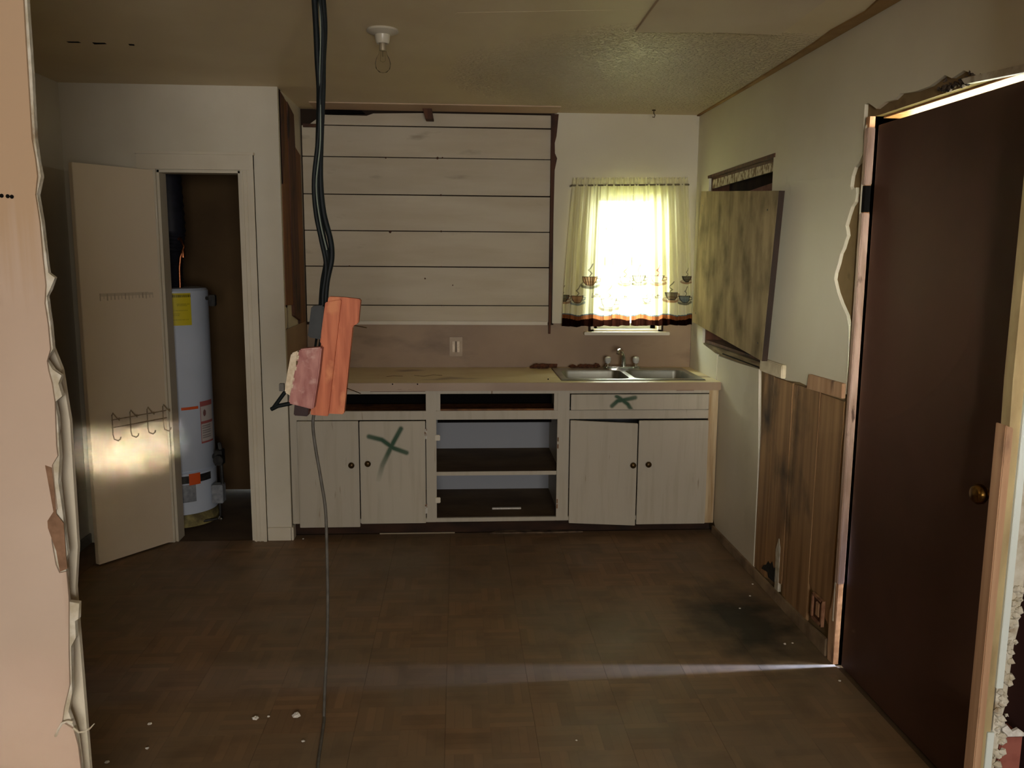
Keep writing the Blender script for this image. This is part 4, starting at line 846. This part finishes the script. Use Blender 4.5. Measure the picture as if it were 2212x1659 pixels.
hx0, hy0, hr = -1.668, 5.06, .212
wh = thing('water_heater', 'grey-white gas water heater tank inside the closet', 'water heater', (hx0, hy0, 0))
MB().lathe([(.02, 1.385), (hr-.05, 1.392), (hr-.012, 1.386), (hr, 1.372), (hr, .34), (hr-.004, .335)][::-1], (hx0, hy0, 0), n=56).build('tank', HEAT, wh, smooth=True)
MB().lathe([(hr-.02, .075), (hr+.002, .080), (hr+.002, .320), (hr-.012, .330), (hr-.012, .336)], (hx0, hy0, 0), n=56).build('burner_section', HEAT, wh, smooth=True)
MB().lathe([(hr-.03, .0), (hr+.004, .004), (hr+.006, .05), (hr-.01, .075)], (hx0, hy0, 0), n=48).build('base_ring', mat('yellowed_base', srgb(160, 148, 92), srgb(100, 90, 60), (20, 20, 20), rough=.7), wh, smooth=True)
def angx(px, py, rr=hr):
    # angle on the tank whose silhouette point is seen at px
    best = None
    for k in range(-170, 112):
        a_ = math.radians(-90+k); p_ = Vector((hx0+rr*math.cos(a_), hy0+rr*math.sin(a_), 0))
        q = p_-O; q.z = 0; zc_ = None
        d_ = FW + RT*((px-1106)/CF) - UP*((py-829.5)/CF)
        if Vector((math.cos(a_), math.sin(a_))).dot(Vector((O.x-p_.x, O.y-p_.y))) < 0: continue
        e_ = abs(d_.x*q.y-d_.y*q.x)
        if best is None or e_ < best[0]: best = (e_, a_, O.z+d_.z*q.y/d_.y)
    return best[1], best[2]
def label(name, m, p0, p1, off, paint=None, nu=40, nv=40, lab=None):
    a0, z0 = angx(*p0); a1, z1 = angx(p1[0], p1[1])
    rr = hr+off
    o = grid(name, m, lambda u, v: (hx0+rr*np.cos(a0+(a1-a0)*u), hy0+rr*np.sin(a0+(a1-a0)*u), z1+(z0-z1)*v), nu, nv, wh, paint)
    if lab: o['label'] = lab
    return o
def yl(X, Y, Z):
    K = np.zeros((len(X), 4)); K[:, :3] = srgb(60, 56, 20); zt_, zb_ = Z.max(), Z.min(); h = (Z-zb_)/(zt_-zb_); u = (X-X.min())/(X.max()-X.min())
    n = np.random.RandomState(1)
    K[:, 3] = ((h > .87) & (h < .96) & (np.sin(u*90) > -.6))*.8
    for hh, a_, b_ in ((.66, .5, .95), (.62, .5, .9), (.47, .15, .9), (.36, .35, .6), (.31, .35, .6), (.18, .1, .9)):
        K[:, 3] = np.maximum(K[:, 3], (np.abs(h-hh) < .02)*(u > a_)*(u < b_)*(np.sin(u*120+hh*50) > -.2)*.45)
    return K
label('energy_label', YEL, (352, 634), (414, 702), .0015, yl, 90, 60, 'yellow label')
def wl_(X, Y, Z):
    K = np.zeros((len(X), 4)); h = (Z-Z.min())/(Z.max()-Z.min()); u = (X-X.min())/(X.max()-X.min())
    red = (h > .88) | ((h > .46) & (h < .53)) | (h < .05) | (u < .06); K[red] = (*srgb(170, 60, 56), .85)
    dk = (((u-.45)/.14)**2+((h-.72)/.08)**2 < 1); K[dk] = (*srgb(110, 40, 40), .85)
    t_ = (np.sin(h*110) > .3) & (h < .42) & (h > .1) & (u > .15) & (u < .9); K[t_] = (*srgb(70, 60, 60), .6); return K
label('warning_label', WLAB, (431, 868), (460, 950), .0015, wl_, 40, 80, 'white and red warning label')
label('text_strip', ORL, (391, 881), (428, 882.6), .0012, None, 10, 3, 'thin orange strip')
label('seam_band', VALVE, (372, 1031.5), (455, 1033), .003, None, 30, 3)
label('access_cover', HEATD, (376, 1050), (424, 1082), .004, None, 20, 6, 'grey access cover')
zc_ = angx(420, 1030)
a_ = zc_[0]; oc = Vector((hx0+(hr+.005)*math.cos(a_), hy0+(hr+.005)*math.sin(a_), zc_[1]-.004))
label('sticker', ORL, (408, 1024), (433, 1044), .005, None, 10, 10, 'orange sticker')
# gas valve, supply pipe, relief valve on the right of the tank
vx = P(476, 990, 'y', 4.95)
MB().box(vx.x-.030, vx.x+.014, 4.93, 5.00, vx.z-.04, vx.z+.05).lathe([(.028, -.03), (.030, 0), (.022, .014)], (vx.x+.002, 4.92, vx.z+.0), 'y', 20).tube([(vx.x+.0, 4.96, vx.z+.05), (vx.x-.008, 4.97, vx.z+.09)], .012, 10).tube([(vx.x-.05, 5.0, vx.z), (vx.x-.02, 4.97, vx.z)], .016, 10).build('gas_valve', VALVE, wh, bevel=.003)
vb = P(473, 1065, 'y', 4.95)
MB().box(vb.x-.035, vb.x+.030, 4.92, 4.99, vb.z-.055, vb.z+.055).build('control_box', HEATD, wh, bevel=.004, label='grey control box')
MB().tube([(vx.x+.0, 4.96, vx.z-.03), (vx.x+.002, 4.965, vb.z+.05)], .010, 8).build('gas_pipe', VALVE, wh)
MB().tube([(vb.x+.0, 4.96, vb.z-.05), (vb.x+.0, 4.96, .03), (vb.x-.10, 4.93, .022)], .008, 8).build('drain_pipe', VALVE, wh)
dv = P(478, 1122, 'y', 4.95)
MB().lathe([(.004, -.02), (.012, -.018), (.016, 0), (.006, .004)], (dv.x, 4.94, dv.z+.01), 'y', 12).build('drain_cock', CHROME, wh, smooth=True)
tv = P(460, 648, 'y', 5.04)
MB().box(tv.x-.02, tv.x+.016, 5.02, 5.06, tv.z-.035, tv.z+.03).tube([(tv.x-.05, 5.04, tv.z+.01), (tv.x, 5.04, tv.z+.01)], .012, 8).build('relief_valve', VALVE, wh, bevel=.004)
MB().tube([(hx0+.09, hy0-.09, 1.385), (hx0+.092, hy0-.09, 1.50), (hx0+.10, hy0-.09, 1.56), (hx0+.12, hy0-.08, 1.62), (hx0+.09, hy0-.05, 1.67), (hx0+.05, hy0-.03, 1.64), (hx0+.04, hy0-.03, 1.52)], .008, 10).lathe([(.012, 0), (.012, .04), (.009, .044)], (hx0+.113, hy0-.082, 1.56), n=10).build('water_pipe', COPPER, wh, smooth=True)
# flue
fp = [(hx0-.01, hy0+.01, 1.39), (hx0-.01, hy0+.01, 1.50), (hx0+.0, hy0+.01, 1.60), (hx0+.02, hy0+.0, 1.72), (hx0+.01, hy0+.0, 2.0), (hx0+.0, hy0, 2.44)]
fl_ = MB(); pts = []; rad = []
for i in range(60):
    t = i/59*(len(fp)-1); j = min(int(t), len(fp)-2); w = t-j
    pts.append(Vector(fp[j]).lerp(Vector(fp[j+1]), w)); rad.append(.085+(.004 if i % 2 else -.002))
fl_.tube(pts, rad, 20).build('flue_duct', mat('dark_flue', srgb(34, 34, 44), srgb(24, 24, 30), (20, 20, 20), rough=.55), wh, smooth=True)

# ------------------------------------------------------------------ hanging cables and the wood block
YH = 2.76
def H_(x, y, dy=0): return P(x, y, 'y', YH+dy)
def cable(name, pts, r, m, parent, n=10):
    # smooth through given points
    q = [Vector(p) for p in pts]; outp = []
    for i in range(len(q)-1):
        p0, p1, p2, p3 = q[max(i-1, 0)], q[i], q[i+1], q[min(i+2, len(q)-1)]
        for k in range(6):
            t = k/6; outp.append(.5*((2*p1)+(p2-p0)*t+(2*p0-5*p1+4*p2-p3)*t*t+(3*p1-p0-3*p2+p3)*t**3))
    outp.append(q[-1])
    return MB().tube(outp, r, n).build(name, m, parent, smooth=True)
hc = thing('hanging_cables', 'bundle of black cables hanging from the ceiling down to the orange wood block', 'cable', H_(690, 690))
def top(p, x): return [Vector((p.x, p.y, H))]+[p]
a_ = [(679, -10), (683, 60), (686, 130), (690, 200), (688, 300), (684, 390), (688, 460), (700, 520), (706, 560), (698, 610), (694, 665)]
b_ = [(697, -10), (701, 60), (698, 130), (697, 200), (693, 300), (692, 390), (699, 460), (714, 520), (716, 560), (706, 610), (702, 665)]
c__ = [(690, -10), (697, 60), (696, 130), (692, 200), (687, 300), (678, 390), (682, 460), (694, 520), (704, 575), (697, 640), (699, 700)]
for q, (ps, r_, dy) in enumerate(((a_, .0092, 0), (b_, .0092, .012), (c__, .0066, -.010))):
    pp = [H_(x, y, dy) for x, y in ps]; pp = [Vector((pp[0].x, pp[0].y, H))]+pp
    cable('cable', pp, r_, BLACK, hc)
pp = [H_(x, y, -.014) for x, y in ((689, -10), (693, 60), (691, 160), (692, 300), (683, 400), (692, 480), (706, 540))]
cable('pale_wire', [Vector((pp[0].x, pp[0].y, H))]+pp, .0022, mat('greenish_pale_wire', srgb(120, 130, 118), rough=.5), hc, 6)
wdn = MB()
def quad_prism(px, y0, y1): return MB().prism([(H_(x, y).x, H_(x, y).z) for x, y in px], 'y', y0, y1)
cb = quad_prism([(676, 660), (703, 658), (699, 732), (668, 726)], YH-.035, YH+.015).build('cable_clamp', mat('black_clamp_box', srgb(34, 38, 36), srgb(24, 26, 26), (30, 30, 30), rough=.5), hc, bevel=.004)
wk = thing('wood_block', 'orange-painted wood block hanging from the black cables', 'wood block', H_(720, 780))
quad_prism([(711, 640), (748, 642), (780, 646), (775, 698), (763, 704), (744, 893), (676, 890)][0:7], YH-.018, YH+.022).build('block', ORANW, wk, bevel=.003)
quad_prism([(706, 652), (740, 646), (712, 895), (674, 892)], YH-.034, YH-.018).build('front_face_board', ORANW, wk, bevel=.002)
for p0, p1 in (((765, 703), (792, 708)), ((748, 838), (779, 850))):
    MB().tube([H_(*p0), H_(*p1, -.01)], .0016, 6).build('nail', KNOB, wk)
pk = thing('junction_box', 'pink-painted outlet box with cream sockets fixed beside the orange wood block', 'outlet box', H_(670, 805))
quad_prism([(657, 748), (704, 744), (698, 800), (686, 875), (634, 862), (646, 800)], YH-.085, YH-.036).build('box_body', PINKB, pk, bevel=.004)
rb = quad_prism([(638, 758), (654, 752), (650, 800), (638, 848), (624, 840), (630, 800)], YH-.075, YH-.045).build('socket_strip', RECEP, pk, bevel=.004)
for x, y in ((646, 772), (642, 796), (638, 820), (644, 784), (634, 834)):
    q = H_(x, y, -.078); MB().box(q.x-.005, q.x+.005, q.y-.004, q.y+.004, q.z-.006, q.z+.006).build('socket_prong', RECEP if y % 8 else KNOB, rb)
quad_prism([(646, 864), (676, 870), (674, 890), (644, 888)], YH-.08, YH-.04).build('cable_entry', mat('dark_maroon_plug', srgb(46, 26, 24), rough=.6), pk, bevel=.003)
for q in (693, 684):
    MB().tube([H_(q, 728, -.01), H_(q-3, 750, -.045)], .004, 8).build('lead', BLACK, pk)
sp_ = thing('cut_cable_stubs', 'two cut black cable ends sticking out left of the pink outlet box', 'cable', H_(610, 870))
MB().tube([H_(622, 838, -.06), H_(606, 860, -.06), H_(590, 882, -.05)], .0062, 10).build('stub', BLACK, sp_, smooth=True)
MB().tube([H_(646, 864, -.055), H_(625, 872, -.055), H_(600, 877, -.055), H_(586, 884, -.05)], .0068, 10).build('stub', BLACK, sp_, smooth=True)
MB().box(H_(615, 830).x-.004, H_(620, 830).x+.004, YH-.07, YH-.055, H_(617, 838).z, H_(617, 822).z).build('connector', GREYC, sp_, bevel=.001)
dc = [H_(x, y) for x, y in ((679, 888), (676, 920), (682, 970), (694, 1040), (703, 1100), (706, 1180), (708, 1300), (706, 1400), (702, 1480), (700, 1540))]
fe = P(700, 1556, 'z', .004)
dc += [fe]+[P(x, y, 'z', .004) for x, y in ((694, 1600), (686, 1659), (684, 1720))]
tag(cable('cord', dc, .0052, GREYC, None), 'thin grey cord hanging from the wood block to the floor', 'cord')

# ------------------------------------------------------------------ chips on the floor
r = random.Random(11)
spots = [(551, 1553, .012, 'bright plaster chip on the floor, left one of the two biggest near the cord'), (640, 1548, .014, 'bright plaster chip on the floor, right one of the two biggest near the cord'),
         (580, 1549, .005, 'tiny pale crumb between the two biggest plaster chips'), (655, 1603, .007, 'pale crumb just in front of the biggest plaster chip'),
         (323, 1565, .008, 'pale crumb on the floor near the left broken wall, farther of a pair'), (318, 1618, .007, 'pale crumb on the floor near the left broken wall, nearer of a pair'),
         (231, 1648, .008, 'pale crumb in the bottom left corner beside the broken wall'), (1958, 1468, .006, 'lone pale crumb on the floor in front of the maroon door'),
         (1695, 1392, .006, 'left one of two pale crumbs at the edge of the dark stain'), (1712, 1390, .005, 'right one of two pale crumbs at the edge of the dark stain'),
         (1620, 1288, .005, 'pale crumb on the dark stain, farthest from the camera but one'), (1598, 1315, .005, 'pale crumb at the left side of the dark floor stain'),
         (1655, 1262, .005, 'pale crumb by the right baseboard behind the dark stain'), (655, 1165, .006, 'pale crumb on the floor in front of the left cabinet door'), (1245, 1600, .004, 'tiny pale crumb alone in the front middle of the floor')]
for k, (x, y, s, lab) in enumerate(spots):
    p_ = P(x, y, 'z', 0)
    if p_.x > XR-.02: p_.x = XR-.04
    m_ = MB().lathe([(s*.5, 0), (s, s*.25), (s*.7, s*.6), (s*.1, s*.75)], (0, 0, 0), n=6).jitter(s*.18, k)
    zm = min(v.z for v in m_.v); m_.v = [v-Vector((0, 0, zm)) for v in m_.v]
    o = m_.build('plaster_chip', CHIP); o.location = (p_.x, p_.y, 0)
    tag(o, lab, 'debris', 'plaster crumbs on the floor')
